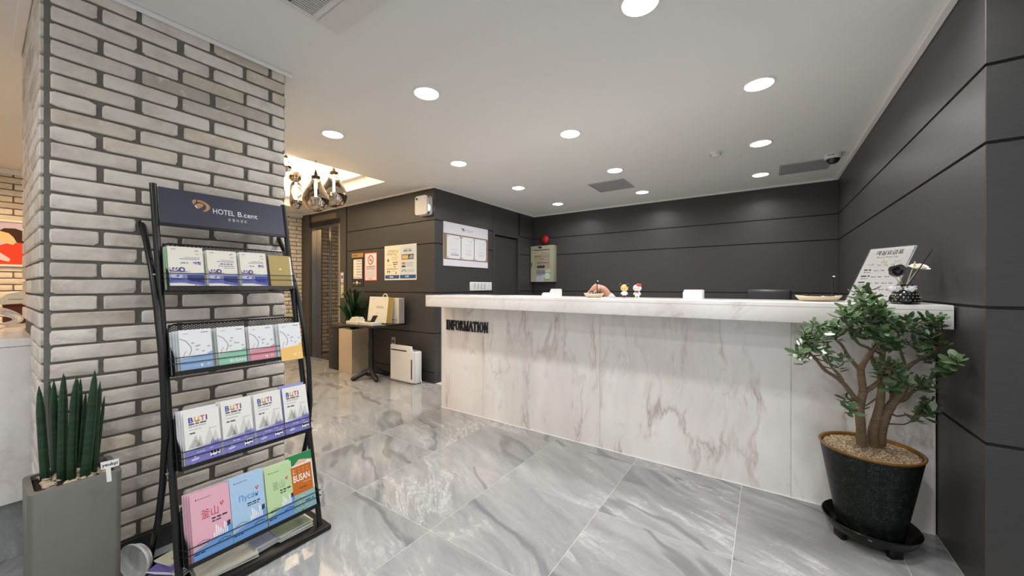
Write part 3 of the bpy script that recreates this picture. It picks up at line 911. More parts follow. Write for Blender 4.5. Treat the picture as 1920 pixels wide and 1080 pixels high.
for k, zb in enumerate(SHZ):
    F = frame((postx(zb) + .004, YL + .015, zb), (0, 1, 0), zz); SF.append(F)
    t_ = TR @ F
    stuff(link('back_mesh', back_me, rack, t_))
    stuff(link('tray_mesh', floor_me, rack, t_ @ Matrix.Translation((0, .001, 0)) @ Matrix.Rotation(PI / 2, 4, 'X')))
    m = MB(); c = .02
    pts = [(0, 0, 0), (0, SHH - c, 0), (.006, SHH - .006, 0), (c, SHH, 0), (SHW - c, SHH, 0), (SHW - .006, SHH - .006, 0), (SHW, SHH - c, 0), (SHW, 0, 0)]
    m.tube(pts, .0042, 8); build('tray_frame', m, BLACK, rack, t_)
    m = MB(); m.box((0, -.002, SHD), (SHW, .014, SHD + .0016)); m.box((0, -.0025, 0), (SHW, 0, .006)); build('front_lip', m, BLACK, rack, t_)
    for u in (0, SHW - .0016):
        m = MB(); m.prism([(-.002, 0), (-.002, SHD), (.075, SHD), (.11, .02), (SHH - .03, .002), (SHH - .03, 0)], u, u + .0016, 'x'); build('tray_side', m, BLACK, rack, t_)
    for v in (.044, .068):
        m = MB(); m.tube([(-.012, v, -.004), (-.008, v, SHD + .003), (SHW + .008, v, SHD + .003), (SHW + .012, v, -.004)], .0019, 6); build('retaining_rod', m, BLACK, rack, t_)

# leaflets: the front one of each stack carries its print, plainer ones lean behind it
EDGE = M('leaflet_paper', (.80, .80, .78), .5, grain=.02)
def leaf_mesh(w_, h_, t_, col):
    m = MB(); m.box((0, 0, 0), (w_, h_, t_)); me = m.mesh('leaflet'); me.materials.append(EDGE); me.materials.append(ink(col))
    for f in me.polygons:
        if f.normal.z > .5: f.material_index = 1
    return me
def stack(shelf, u, w_, h_, col, desc, printer, behind=2, bcol=None, tilt=0.0, dv=.003, grp=None, top=.0, du=-.007, front=.046):
    F = SF[shelf]; n = front
    mt = F @ Matrix.Translation((u, dv, n)) @ Matrix.Rotation(tilt, 4, 'Z')
    o = tag(link('leaflet', leaf_mesh(w_, h_, .0045, col), None, mt), desc, 'leaflet')
    p = Print(.0047); printer(p, w_, h_); p.build('print', o)
    me = leaf_mesh(w_, h_ + top, .0045, bcol or col)
    for i in range(behind):
        n -= .011
        b = link('leaflet', me, None, F @ Matrix.Translation((u + du * (i + 1), dv, n)))
        tag(b, ('first', 'second', 'third', 'fourth', 'fifth')[i] + ' sheet behind the ' + (grp or desc), 'leaflet', 'leaflets behind the ' + (grp or desc))
def town(kind):
    def f(p, w, h):
        p.rect(0, 0, w, h * .36, '#8f97d6'); p.rect(w * .5, h * .12, w, h * .33, '#4f5fb4'); p.up()
        p.poly([(0, h * .36), (w * .6, h * .36), (w, h * .40), (w, h * .34), (0, h * .33)], '#a9b3e2')
        p.poly([(0, 0), (w, 0), (w, h * .05), (w * .55, h * .12), (w * .3, h * .135), (0, h * .125)], '#efeee6'); p.up()
        p.poly([(0, h * .20), (w * .18, h * .24), (w * .42, h * .21), (w * .7, h * .17), (w, h * .12), (w, h * .08), (w * .5, h * .15), (0, h * .14)], '#6a70b8')
        p.poly([(0, h * .30), (w * .1, h * .34), (w * .45, h * .32), (w * .5, h * .28), (w * .3, h * .25), (w * .1, h * .26)], '#c9cde6'); p.up()
        p.poly([(w * .18, h * .31), (w * .3, h * .33), (w * .24, h * .26)], '#6d6f88'); p.disc(w * .42, h * .29, w * .06, '#8d92ad', 10)
        q = random.Random(5)
        for i in range(26): p.disc(q.uniform(.02, .34) * w, h * q.uniform(.40, .50), w * .022, q.choice(('#4b3f7c', '#7c6f9f', '#b7aed0', '#5f55a0', '#d8d0dc')), 6)
        p.up(); p.ring(w * .36, h * .45, w * .05, w * .095, '#5b4f94', 14); p.poly([(w * .02, h * .395), (w * .62, h * .395), (w * .4, h * .415), (w * .02, h * .42)], '#5a5590')
        for i in range(16): p.disc(w * q.uniform(.70, .92), h * q.uniform(.015, .085), w * .025, q.choice(('#e7a75f', '#c9773e', '#f3d39a', '#a9583a')), 6)
        p.words(w * .58, w * .95, h * .17, h * .028, '#33356e', 3)
        p.up(); p.words(w * .1, w * .25, h * .93, h * .013, '#777777', 1); p.ring(w * .83, h * .90, w * .035, w * .05, '#333333', 10, .3, 3.6); p.words(w * .78, w * .9, h * .825, h * .012, '#8a8a8a', 2)
        p.words(w * .45, w * .9, h * .74, h * .014, '#a79c98', 4); p.words(w * .32, w * .9, h * .70, h * .016, '#8b8fb8', 5)
        if kind == 0: p.text('여행', w * .92, h * .585, h * .058, '#4a5bb0', 'r', bold=True); p.words(w * .34, w * .55, h * .60, h * .025, '#8086b0', 6)
        elif kind == 1: p.words(w * .42, w * .9, h * .635, h * .026, '#5f69b4', 7); p.words(w * .36, w * .9, h * .585, h * .018, '#7d82a6', 8); p.words(w * .55, w * .9, h * .535, h * .016, '#9a9db4', 9)
        else: p.text('旅遊', w * .90, h * .60, h * .052, '#4a6bc0', 'r', bold=True); p.words(w * .34, w * .52, h * .605, h * .024, '#8086b0', 6)
    return f
def gold(p, w, h):
    p.rect(w * .93, 0, w, h * .96, '#f0ede4'); p.up(); p.disc(w * .46, h * .58, w * .045, '#f5efdf', 12); p.words(w * .32, w * .6, h * .50, h * .014, '#a58f63', 3); p.words(w * .05, w * .2, h * .27, h * .012, '#a58f63', 4)
st_h = .186
stack(0, .004, .118, st_h, '#e9e6da', 'cream leaflet with blue seaside town and large blue title, leftmost on the top shelf', town(0), 2, '#8fc28a', du=-.004, grp='top shelf leaflet with the large blue title')
stack(0, .136, .112, st_h * .96, '#e9e6da', 'cream leaflet with blue seaside town and three small text lines on the top shelf', town(1), 2, grp='top shelf leaflet with three small text lines', du=-.004)
stack(0, .262, .112, st_h * .965, '#e9e6da', 'cream leaflet with blue seaside town and blue characters beside the gold booklet', town(2), 2, grp='top shelf leaflet beside the gold booklet', du=-.004)
stack(0, .388, .104, st_h * .93, '#b5a067', 'plain gold booklet with a small white emblem at the right end of the top shelf', gold, 2, '#6b5637', grp='gold booklet on the top shelf', du=-.006)
def mapleaf(band, title):
    def f(p, w, h):
        p.poly([(0, 0), (w, 0), (w, h * .46), (w * .75, h * .38), (0, h * .33)], band); p.up()
        p.line([(w * .02, h * .80), (w * .2, h * .74), (w * .34, h * .60), (w * .36, h * .52), (w * .28, h * .40)], h * .010, '#4a4d52')
        p.line([(w * .1, h * .34), (w * .13, h * .44), (w * .2, h * .50)], h * .008, '#6a6d72'); p.words(w * .14, w * .3, h * .90, h * .013, '#9c9ea2', 1); p.words(w * .68, w * .9, h * .915, h * .018, '#5b5e66', 2)
        q = random.Random(len(title) + 3)
        for i in range(6): p.disc(w * q.uniform(.4, .9), h * q.uniform(.45, .72), w * .055, '#a9adb4', 10, w * .028); 
        for i in range(5): p.poly([(w * (.12 + .16 * i), h * .36), (w * (.16 + .16 * i), h * .43), (w * (.2 + .16 * i), h * .37)], '#e9ecef')
        p.up()
        if title: p.text(title, w * .94, h * .10, h * .085, '#e3efe6', 'r', bold=True, wd=w * .56)
        else: p.disc(w * .64, h * .15, w * .045, '#eaf0f6', 8); p.poly([(w * .595, h * .145), (w * .685, h * .145), (w * .64, h * .09)], '#eaf0f6'); p.ring(w * .86, h * .15, w * .03, w * .05, '#e6ecf4', 10, 0, 4.6)
    return f
mh = .178
stack(1, .020, .108, mh, '#e4e6ea', 'white map leaflet with light blue lower band, leftmost on the second shelf', mapleaf('#93b2da', ''), 3, '#cdd6da', grp='second shelf map leaflet with the blue band')
stack(1, .148, .105, mh, '#e4e6ea', 'white map leaflet with mint green lower band on the second shelf', mapleaf('#97d0b4', 'BUSAN'), 3, '#c3d0cd', grp='map leaflet with the mint band')
stack(1, .268, .105, mh * .97, '#e4e6ea', 'white map leaflet with pink lower band on the second shelf', mapleaf('#e59aa9', ''), 2, '#d5cfd2', grp='map leaflet with the pink band')
stack(1, .392, .100, mh * 1.04, '#e4e6ea', 'white map leaflet with orange yellow band, slipped forward at the second shelf end', mapleaf('#eec274', ''), 5, '#cfd3d6', dv=-.010, grp='slipped map leaflet with the orange band', du=-.0095, front=.060)
def buti(bus):
    def f(p, w, h):
        p.poly([(0, 0), (w, 0), (w, h * .37), (w * .7, h * .335), (0, h * .30)], '#8280c6'); p.up()
        for x, hgt, sp in ((.30, .22, .22), (.42, .20, .12), (.70, .30, .2), (.86, .24, .18)):
            p.poly([(w * (x - sp), h * .335), (w * x, h * (.335 + hgt)), (w * (x + sp * .6), h * .335)], '#cfcfcb' if x > .6 else '#bfc0b8')
        p.up(); p.poly([(0, h * .30), (w, h * .36), (w, h * .33), (0, h * .27)], '#9d9cd8')
        p.line([(w * .18, h * .33), (w * .30, h * .47), (w * .36, h * .34)], h * .006, '#8d8f86'); p.line([(w * .30, h * .47), (w * .30, h * .33)], h * .004, '#9a9c92')
        for i in range(4): p.rect(w * (.70 + .06 * i), h * .32, w * (.74 + .06 * i), h * (.37 + .02 * (i % 2)), '#7f86c8')
        p.up()
        x = w * .13
        for ch, col, wd in (('B', '#3b3f94', .13), ('U', '#e0a63c', .13), ('T', '#d2483f', .12), ('I', '#5a2f7a', .035)):
            p.text(ch, x, h * .80, h * .095, col, wd=w * wd, bold=True); x += w * (wd + .035)
        p.rect(w * .31, h * .80, w * .44, h * .825, '#d98b3a')
        p.words(w * .13, w * .68, h * .755, h * .026, '#5a5a5c', 2); p.words(w * .13, w * .6, h * .715, h * .014, '#8f8f90', 3); p.words(w * .13, w * .5, h * .66, h * .010, '#a5a5a5', 4)
        p.ring(w * .24, h * .605, 0, .0001, '#555555', 4); p.words(w * .14, w * .45 if bus % 2 else w * .34, h * .59, h * .022, '#4a4a4c', 5); p.words(w * .68, w * .9, h * .62, h * .008, '#a0a0a0', 6)
        # open-top bus, boat and little signs on the lilac band
        bx, by = w * .66, h * .10
        p.poly([(bx, by), (bx + w * .28, by + h * .012), (bx + w * .28, by + h * .10), (bx + w * .04, by + h * .09), (bx, by + h * .06)], '#f2f2f4'); p.up()
        for i in range(3): p.rect(bx + w * (.02 + .085 * i), by + h * .042, bx + w * (.09 + .085 * i), by + h * .082, '#17171a')
        p.disc(bx + w * .06, by, w * .026, '#17171a', 10); p.disc(bx + w * .21, by + h * .008, w * .026, '#17171a', 10)
        p.poly([(w * .12, h * .13), (w * .36, h * .15), (w * .33, h * .11), (w * .16, h * .10)], '#cfd0ee'); p.poly([(w * .2, h * .15), (w * .24, h * .20), (w * .28, h * .155)], '#dcdcf2')
        p.words(w * .3, w * .52, h * .225, h * .022, '#c3c2e4', 8); p.words(w * .66, w * .8, h * .245, h * .02, '#b9b9e0', 9); p.words(w * .14, w * .3, h * .035, h * .02, '#dcdcf2', 7)
    return f
bh = .228
lab3 = ['white BUTI tour leaflet with lilac bus band, leftmost and lowest on the third shelf', 'white BUTI tour leaflet with lilac bus band, second from left on the third shelf',
        'white BUTI tour leaflet with lilac bus band, third from left on the third shelf', 'white BUTI tour leaflet with lilac backing sheet at the right end of the third shelf']
for i, (u, w_) in enumerate(((.016, .116), (.140, .112), (.262, .112), (.384, .110))):
    stack(2, u, w_, bh * (.93 if i == 0 else 1.0), '#e6e6e2', lab3[i], buti(i), 3 if i == 0 else 2, '#e4e4ea' if i < 3 else '#9b9ad2', grp=('first', 'second', 'third', 'last')[i] + ' BUTI tour leaflet of the third shelf', top=.012 if i in (0, 3) else 0, du=-.005)
def tourbook(bg, kind, inkc):
    def f(p, w, h):
        p.poly([(0, 0), (w, 0), (w, h * .36), (w * .8, h * .34), (w * .55, h * .25), (0, h * .17)], '#6fa0dc'); p.up()
        for i in range(7): p.rect(w * (.52 + .055 * i), h * .26, w * (.555 + .055 * i), h * (.33 + .035 * ((i * 3) % 4)), '#eef1f4')
        p.poly([(w * .86, h * .34), (w * .97, h * .36), (w * .97, h * .43), (w * .88, h * .42)], '#2f3558')
        p.line([(w * .1, h * .26), (w * .25, h * .29), (w * .42, h * .265)], h * .007, '#5b6b86'); p.line([(w * .6, h * .17), (w * .78, h * .20), (w * .95, h * .18)], h * .012, '#2b4a80')
        p.words(w * .02, w * .28, h * .115, h * .018, '#1f3158', 4); p.words(w * .1, w * .4, h * .235, h * .012, '#555f66', 7)
        p.up(); p.disc(w * .14, h * .90, w * .022, '#555560', 10); p.words(w * .18, w * .52, h * .893, h * .010, '#77777c', 1)
        if kind == 'ru': p.text('Пусан', w * .24, h * .60, h * .085, inkc, wd=w * .56, rot=.0); p.words(w * .46, w * .9, h * .52, h * .018, '#33363c', 2); p.words(w * .46, w * .8, h * .49, h * .014, '#33363c', 3)
        else: p.text('釜山', w * .24, h * .60, h * .105, inkc, wd=w * .44); p.words(w * .5, w * .9, h * .535, h * .024, '#3a3a3e', 2); p.words(w * .5, w * .75, h * .495, h * .018, '#3a3a3e', 3)
        x, y = w * .78, h * .735
        p.disc(x - w * .022, y, w * .03, '#c94a4a', 10); p.disc(x + w * .022, y + h * .006, w * .03, '#c94a4a', 10); p.up(); p.poly([(x - w * .05, y - h * .004), (x + w * .052, y), (x, y - h * .045)], '#c94a4a'); p.up(); p.disc(x, y, w * .017, '#efe6e6', 8)
    return f
def busan(p, w, h):
    p.rect(0, 0, w, h * .40, '#8fb9bd'); p.rect(0, h * .40, w * .94, h * .97, '#c26a28'); p.up()
    q = random.Random(9)
    for i in range(70): p.disc(w * q.uniform(.0, .55), h * q.uniform(.02, .32), w * .02, q.choice(('#4d5148', '#e3e3dc', '#a59c84', '#6b756c')), 5)
    p.line([(w * .3, h * .34), (w * .6, h * .30), (w, h * .28)], h * .008, '#d9e6e6'); p.words(w * .5, w * .9, h * .2, h * .03, '#3f6a74', 3)
    p.up(); p.text('BUSAN', w * .07, h * .66, h * .135, '#f2ece2', wd=w * .76, bold=True)
    for i in range(4):
        for k in range(2): p.rect(w * (.14 + .19 * i), h * (.84 + .06 * k), w * (.20 + .19 * i), h * (.85 + .06 * k), '#eed9c2')
    p.line([(w * .1, h * .82), (w * .1, h * .93), (w * .12, h * .82)], h * .008, '#eed9c2'); p.words(w * .3, w * .7, h * .50, h * .018, '#5c2f10', 5); p.words(w * .5, w * .86, h * .60, h * .012, '#e7cdb4', 6)
th_ = .252
stack(3, .018, .126, th_, '#e2aec0', 'pink city guide booklet with red characters, leftmost on the bottom shelf', tourbook('p', 'cn', '#c73a52'), 3, '#dba6ba', grp='pink city guide on the bottom shelf', du=-.005, top=.004)
stack(3, .146, .124, th_ * 1.03, '#a9c9e6', 'light blue city guide booklet with a Cyrillic title on the bottom shelf', tourbook('b', 'ru', '#3d7fc4'), 2, '#9fc2e2', grp='light blue city guide on the bottom shelf', du=-.006)
stack(3, .276, .112, th_ * .98, '#bcd7a4', 'pale green city guide booklet with grey characters on the bottom shelf', tourbook('g', 'cn', '#8aa888'), 2, '#c9dfae', grp='pale green city guide on the bottom shelf', top=.006, du=-.003)
stack(3, .384, .098, th_ * .86, '#e8e2d4', 'orange BUSAN guide with a photo of the coast at the right of the bottom shelf', busan, 0)
def badge(p, w, h):
    p.rect(0, h * .5, w, h, '#2c8450'); p.up(); p.poly([(0, h * .72), (w * .5, h * .90), (w, h * .84), (w, h * .66), (w * .4, h * .70)], '#e5b9a8'); p.up(); p.disc(w * .84, h * .80, w * .11, '#f0ece6', 12); p.rect(w * .72, h * .58, w, h * .68, '#17181b'); p.up(); p.words(w * .78, w * .9, h * .79, h * .03, '#c05a4a', 2)
o = tag(link('leaflet', leaf_mesh(.118, .262, .0045, '#e4e0da'), None, SF[3] @ Matrix.Translation((.372, .003, .030))), 'green topped leaflet with a white badge peeking out behind the orange BUSAN guide', 'leaflet')
p = Print(.0047); badge(p, .118, .262); p.build('print', o)
o = tag(link('leaflet', leaf_mesh(.105, .20, .0045, '#dfe3ea'), None, SF[3] @ Matrix.Translation((.388, .003, .018))), 'blue and white leaflet at the far right end behind the green topped one', 'leaflet')
p = Print(.0047); p.rect(.06, .02, .105, .12, '#2d4f9e'); p.up(); p.words(.065, .1, .06, .008, '#dfe6f4', 2); p.words(.065, .1, .14, .01, '#6d7488', 3); p.build('print', o)

# loose piles lying on the base board
def pile(cx, cy, w_, d_, n, cols, rz, lab, grp, spread=.012, z0=.0245, printed=None, top_lab=None, th=.004):
    for i in range(n):
        q = random.Random(i * 7 + int(cx * 100)); last = i == n - 1
        mt = Matrix.Translation((cx + q.uniform(-spread, spread), cy + q.uniform(-spread, spread), z0 + i * (th + .0003))) @ Matrix.Rotation(rz + q.uniform(-.07, .07), 4, 'Z') @ Matrix.Translation((-w_ / 2, -d_ / 2, 0))
        o = link('leaflet', leaf_mesh(w_, d_, th, cols[i % len(cols)]), None, mt)
        tag(o, top_lab if last and top_lab else ('lowest', 'second lowest', 'third lowest', 'fourth lowest', 'fifth', 'sixth', 'seventh', 'eighth', 'ninth')[i] + ' ' + lab, 'leaflet', grp)
        if last and printed: p = Print(th + .0002); printed(p, w_, d_); p.build('print', o)
def scrawl(p, w, h):
    p.line([(w * .2, h * .62), (w * .4, h * .7), (w * .5, h * .6)], .002, '#3a352a'); p.words(w * .6, w * .9, h * .75, .006, '#8b8570', 2); p.disc(w * .7, h * .3, .006, '#a08068', 8)
pile(-2.01, .485, .10, .19, 9, ['#6d5f9e', '#9a93bf', '#5d6f50', '#837db4'], .5, 'lilac leaflet of the fanned pile on the rack base', 'fanned pile on the rack base', .016, printed=None, th=.006)
pile(-2.02, .475, .085, .11, 2, ['#b9b697', '#cfcbb0'], .35, 'cream card lying on the fanned lilac pile of the rack base', 'cream cards on the fanned pile', .003, z0=.0245 + 9 * .0063, printed=scrawl)
pile(-1.895, .60, .13, .20, 5, ['#b5ae90', '#d7d3c4', '#8a8670'], -.05, 'beige leaflet of the left pile under the bottom shelf', 'left pile under the bottom shelf', .010)
pile(-1.900, .735, .12, .10, 7, ['#8c90a6', '#6a6f80', '#a7abc0'], .0, 'grey blue leaflet of the middle pile under the bottom shelf', 'middle pile under the bottom shelf', .008)
pile(-1.895, .860, .12, .15, 8, ['#a9ab8c', '#7d8c74', '#d8d3c0'], .04, 'green grey leaflet of the right pile under the bottom shelf', 'right pile under the bottom shelf', .009)

# ================================================================== SNAKE PLANT IN TALL PLANTER
PX0, PX1, PY0, PY1, PZ = -2.27, -2.04, .094, .318, .497
PX0 = -2.262
t = thing('tall_planter', 'tall square grey planter with snake plant and a white name tag beside the pillar', 'planter', ((PX0 + PX1) / 2, (PY0 + PY1) / 2, 0))
wx, wy = (PX1 - PX0) / 2, (PY1 - PY0) / 2
GREYP = M('matt_grey_planter', (.165, .165, .145), .5, grain=.05)
m = MB()
def ring4(sx, sy, z, r=.018):
    out = []
    for cx_, cy_, a0 in ((sx - r, sy - r, 0), (-sx + r, sy - r, PI / 2), (-sx + r, -sy + r, PI), (sx - r, -sy + r, 1.5 * PI)):
        for i in range(4): a = a0 + i * PI / 6; out.append((cx_ + r * math.cos(a), cy_ + r * math.sin(a), z))
    return [m.v(q) for q in out]
rs = [ring4(wx * .97, wy * .97, 0), ring4(wx, wy, PZ - .004), ring4(wx - .003, wy - .003, PZ), ring4(wx - .017, wy - .017, PZ, .012), ring4(wx - .02, wy - .02, PZ - .04, .012)]
for a, b in zip(rs[:-1], rs[1:]):
    for i in range(16): m.f([a[i], a[(i + 1) % 16], b[(i + 1) % 16], b[i]], True)
m.f(rs[0][::-1])
build('pot', m, GREYP, t)
m = MB(); m.box((-wx + .02, -wy + .02, PZ - .055), (wx - .02, wy - .02, PZ - .018)); build('soil', m, M('dark_soil', (.03, .018, .012), .95, grain=.4), t)
PEB = M('cream_pebble', (.52, .43, .31), .6, grain=.15)
q = random.Random(3); pebm = []
for i in range(5):
    m = MB(); m.blob((0, 0, 0), (.016, .011, .008), 8, 5, .5, i * 3); me = m.mesh('pebble'); me.materials.append(PEB); pebm.append(me)
for i in range(46):
    u = q.random() * 2 - 1; v = q.random() * 2 - 1
    if max(abs(u), abs(v)) < .45 and q.random() < .6: u *= 2
    u = max(-1, min(1, u)); s_ = q.uniform(.7, 1.25)
    link('pebble', q.choice(pebm), t, Matrix.Translation((u * (wx - .036), v * (wy - .036), PZ - .011 + q.uniform(-.003, .004))) @ Matrix.Rotation(q.uniform(0, 6.3), 4, 'Z') @ Matrix.Scale(s_, 4))
def spear(base, tip, r0, bend):
    m = MB(); b = Vector(base); e = Vector(tip); pts, rr = [], []
    for i in range(13):
        f = i / 12; pts.append(b.lerp(e, f) + Vector(bend) * math.sin(f * PI * .5) * .0 + Vector(bend) * f * (1 - f))
        rr.append(r0 * (1.0 - .18 * f) if f < .72 else r0 * .87 * math.sqrt(max(0, (1 - f) / .28)) ** 1.15 + .0006)
    m.tube(pts, rr, 10); return m
cxp, cyp = (PX0 + PX1) / 2, (PY0 + PY1) / 2
# (pixel of base, pixel of tip, radius) read on the plane through the planter's middle, nudged fore and aft
for i, (bx, by, tx, ty, r_, dd) in enumerate([(86, 905, 73, 723, .0125, -.03), (98, 905, 92, 712, .008, .05), (105, 900, 101, 712, .012, .03), (116, 900, 119, 700, .0135, -.02), (113, 905, 122, 704, .009, .06), (134, 898, 143, 707, .0125, -.02),
                                              (139, 896, 151, 709, .010, .05), (131, 900, 146, 708, .008, .07), (148, 890, 161, 735, .008, .05), (158, 886, 178, 694, .0145, -.01), (152, 888, 173, 720, .008, .07), (176, 880, 188, 715, .0085, .02), (178, 880, 196, 742, .006, .05)]):
    d_ = .5678 * 2.15 + .8231 * cyp + dd
    b = atd(bx, by, d_); b.z = PZ - .035; e = atd(tx, ty, d_ - .012)
    b.x = min(max(b.x, PX0 + .04), PX1 - .035); b.y = min(max(b.y, PY0 + .04), PY1 - .035)
    build('leaf', spear(b - Vector((cxp, cyp, 0)), e - Vector((cxp, cyp, 0)), r_, (q.uniform(-.02, .02), q.uniform(-.01, .01), 0)), SNAKE, t)
TG = frame(atd(203, 876, 1.30) - Vector((cxp, cyp, 0)), (.5, 1, .1), (-.1, 0, 1))
m = MB(); m.prism([(-.006, -.05), (.006, -.05), (.006, -.004), (.028, -.002), (.028, .022), (-.018, .022), (-.018, -.002), (-.006, -.004)], 0, .0012); tg = build('name_tag', m, PAPER, t, TG)
tg['label'] = 'white plastic plant tag with handwritten letters'
p = Print(.0015); p.text('yeukyi', -.015, .005, .0105, '#111111', wd=.040, bold=True); p.build('print', tg)

# white plastic basin behind the planter
t = thing('plastic_basin', 'small white plastic dish standing on edge on the floor behind the tall planter', 'basin', (-2.128, .362, 0), math.radians(27))
m = MB(); n = 30
def oval(r, y): return [m.v((r * math.cos(2 * PI * i / n), y, .074 + r * math.sin(2 * PI * i / n))) for i in range(n)]
rr_ = [oval(.072, .0), oval(.073, .004), oval(.068, .007), oval(.060, .026), oval(.056, .028)]
for a, b in zip(rr_[:-1], rr_[1:]):
    for i in range(n): m.f([a[i], a[(i + 1) % n], b[(i + 1) % n], b[i]], True)
m.f(rr_[-1])
build('bowl', m, WHITEP, t)
m = MB(); m.tube([(.0705 * math.cos(2 * PI * i / 40), -.0005, .074 + .0705 * math.sin(2 * PI * i / 40)) for i in range(41)], .0032, 6, cap=False); build('rim', m, WHITEP, t)

# ================================================================== ON THE MARBLE BAR AND LOUNGE WALL
m = MB()
for k in range(5):
    R0 = .050 + .007 * k
    pts = [(-3.62 + .05 * math.cos(a + k) + .012 * k, .062 + R0 * 1.15 * math.cos(a + .4 * k), .977 + .010 + R0 * .62 * (1 + math.sin(a + .25 * k)) * (.75 + .08 * k)) for a in [2 * PI * i / 30 for i in range(31)]]
    m.tube(pts, .0045, 6)
m.tube([(-3.60, .10, .976), (-3.45, .08, .9755), (-3.2, .03, .9755), (-3.05, -.06, .9755), (-2.98, -.2, .9755)], .0045, 6)
bmesh.ops.remove_doubles(m.bm, verts=m.bm.verts, dist=1e-6)
t = tag(build('cable_coil', m, M('grey_white_cable', (.62, .62, .62), .4)), 'loose coil of white cable lying on the marble bar', 'cable'); t['kind'] = 'stuff'
t = thing('wooden_box', 'dark red brown wooden box on the marble bar behind the cable coil', 'box', (-3.90, .135, .9706))
m = MB(); m.box((-.10, -.045, 0), (.06, .045, .108), .003); build('body', m, M('dark_red_wood', (.10, .02, .012), .4, grain=.2), t)
m = MB(); m.box((-.102, -.047, .1085), (.062, .047, .116), .002); build('lid', m, M('dark_red_wood', (.10, .02, .012), .4, grain=.2), t)
t = thing('white_router', 'white rounded plastic device lying on top of the dark wooden box', 'device', (-3.90, .150, 1.0872), math.radians(6))
m = MB(); m.prism([(-.08, 0), (.07, .012), (.078, .03), (.07, .062), (.01, .082), (-.05, .07), (-.085, .03)], -.11, .075, 'x'); bmesh.ops.bevel(m.bm, geom=list(m.bm.edges), offset=.006, segments=2, affect='EDGES'); build('casing', m, M('ivory_plastic', (.70, .68, .58), .4), t)
m = MB(); m.box((.0745, -.05, .03), (.0765, .05, .035)); build('seam', m, M('grey_base', (.3, .3, .3), .5), t)
# framed picture
t = thing('framed_picture', 'framed print of a dark-haired woman in red on the lounge brick wall', 'picture', mtx=frame((XL + .0125, -.72, 1.41), (0, 1, 0), (0, 0, 1)))
m = MB(); PW, PH = 1.40, .49
for a, b in (((0, 0, 0), (PW, .022, .03)), ((0, PH - .022, 0), (PW, PH, .03)), ((0, .022, 0), (.022, PH - .022, .03)), ((PW - .022, .022, 0), (PW, PH - .022, .03))): m.box(a, b, .002)
build('frame', m, TRIM, t)
m = MB(); m.box((.02, .02, .002), (PW - .02, PH - .02, .016)); cv = build('canvas', m, ink('#c9c2dc'), t)
p = Print(.0163); x0, y0 = .82, .02
p.poly([(x0 - .12, .022), (x0 - .05, .12), (x0 + .0, .20), (x0 + .08, .245), (x0 + .17, .255), (x0 + .24, .22), (x0 + .27, .14), (x0 + .28, .022)], '#d8432c'); p.up()
p.poly([(x0 + .02, .30), (x0 + .05, .25), (x0 + .12, .23), (x0 + .15, .30), (x0 + .1, .36), (x0 + .04, .37)], '#e9c99c'); p.up()
p.poly([(x0 + .03, .37), (x0 + .06, .40), (x0 + .13, .405), (x0 + .21, .37), (x0 + .25, .30), (x0 + .26, .215), (x0 + .20, .25), (x0 + .14, .255), (x0 + .12, .31), (x0 + .09, .35)], '#3d2312'); p.up()
p.poly([(x0 - .06, .10), (x0 + .03, .15), (x0 + .10, .08), (x0 + .09, .05)], '#d9cfe0')
p.rect(.2, .022, .55, .2, '#e4d6b0'); p.disc(.4, .3, .07, '#8fa8cf', 18)
p.build('print', cv)

# ================================================================== JADE PLANT
JX, JY = .402, 2.412
JD = 1.757
pot = thing('jade_plant', 'large jade plant in a black speckled pot with golden rim at the counter end', 'plant', (JX, JY, 0))
TJ = Matrix.Translation((-JX, -JY, 0))
PR, PB, PH_, PZ0 = .186, .122, .437, .062
m = MB(); prof = [(0, PZ0 + .004), (PB - .01, PZ0), (PB, PZ0 + .008)]
for i in range(1, 9): f = i / 8; prof.append((PB + (PR - .004 - PB) * f, PZ0 + .008 + (PH_ - PZ0 - .018) * f))
m.lathe(prof, 48); build('pot', m, POTMAT, pot)
m = MB(); m.lathe([(PR - .004, PH_ - .010), (PR, PH_ - .006), (PR + .002, PH_), (PR - .002, PH_ + .003), (PR - .010, PH_), (PR - .014, PH_ - .02), (PR - .016, PH_ - .045)], 48); r_ = build('rim', m, M('golden_rim', (.30, .145, .035), .3, .45), pot); r_['label'] = 'golden brown glazed rim'
m = MB(); m.lathe([(0, PH_ - .012), (.06, PH_ - .010), (PR - .016, PH_ - .014)], 40); build('soil', m, M('gravel_bed', (.36, .26, .16), .9, grain=.5), pot)
# gravel grains: real little stones, too many to pick apart
GRAV = [M('gravel_tan', (.50, .37, .23), .7), M('gravel_cream', (.66, .54, .38), .7), M('gravel_brown', (.27, .17, .10), .7)]
V, F, MI = [], [], []
q = random.Random(11)
for i in range(3600):
    r = (PR - .018) * math.sqrt(q.random()); a = q.uniform(0, 2 * PI); z = PH_ - .010 - .004 * (r / PR) + q.uniform(-.001, .003)
    s_ = q.uniform(.0024, .0048); k = len(V); ax = q.uniform(0, 6.28)
    c = Vector((r * math.cos(a), r * math.sin(a), z))
    e1 = Vector((math.cos(ax), math.sin(ax), 0)) * s_ * 1.3; e2 = Vector((-math.sin(ax), math.cos(ax), 0)) * s_ * .85; e3 = Vector((0, 0, s_ * .7))
    V += [c + e1, c + e2, c - e1, c - e2, c + e3, c - e3]
    for t3 in ((0, 1, 4), (1, 2, 4), (2, 3, 4), (3, 0, 4), (1, 0, 5), (2, 1, 5), (3, 2, 5), (0, 3, 5)): F.append(tuple(k + j for j in t3))
    MI += [q.choice((0, 0, 1, 1, 2))] * 8
me = bpy.data.meshes.new('gravel'); me.from_pydata(V, [], F)
for g in GRAV: me.materials.append(g)
me.polygons.foreach_set('material_index', MI); stuff(link('gravel', me, pot))
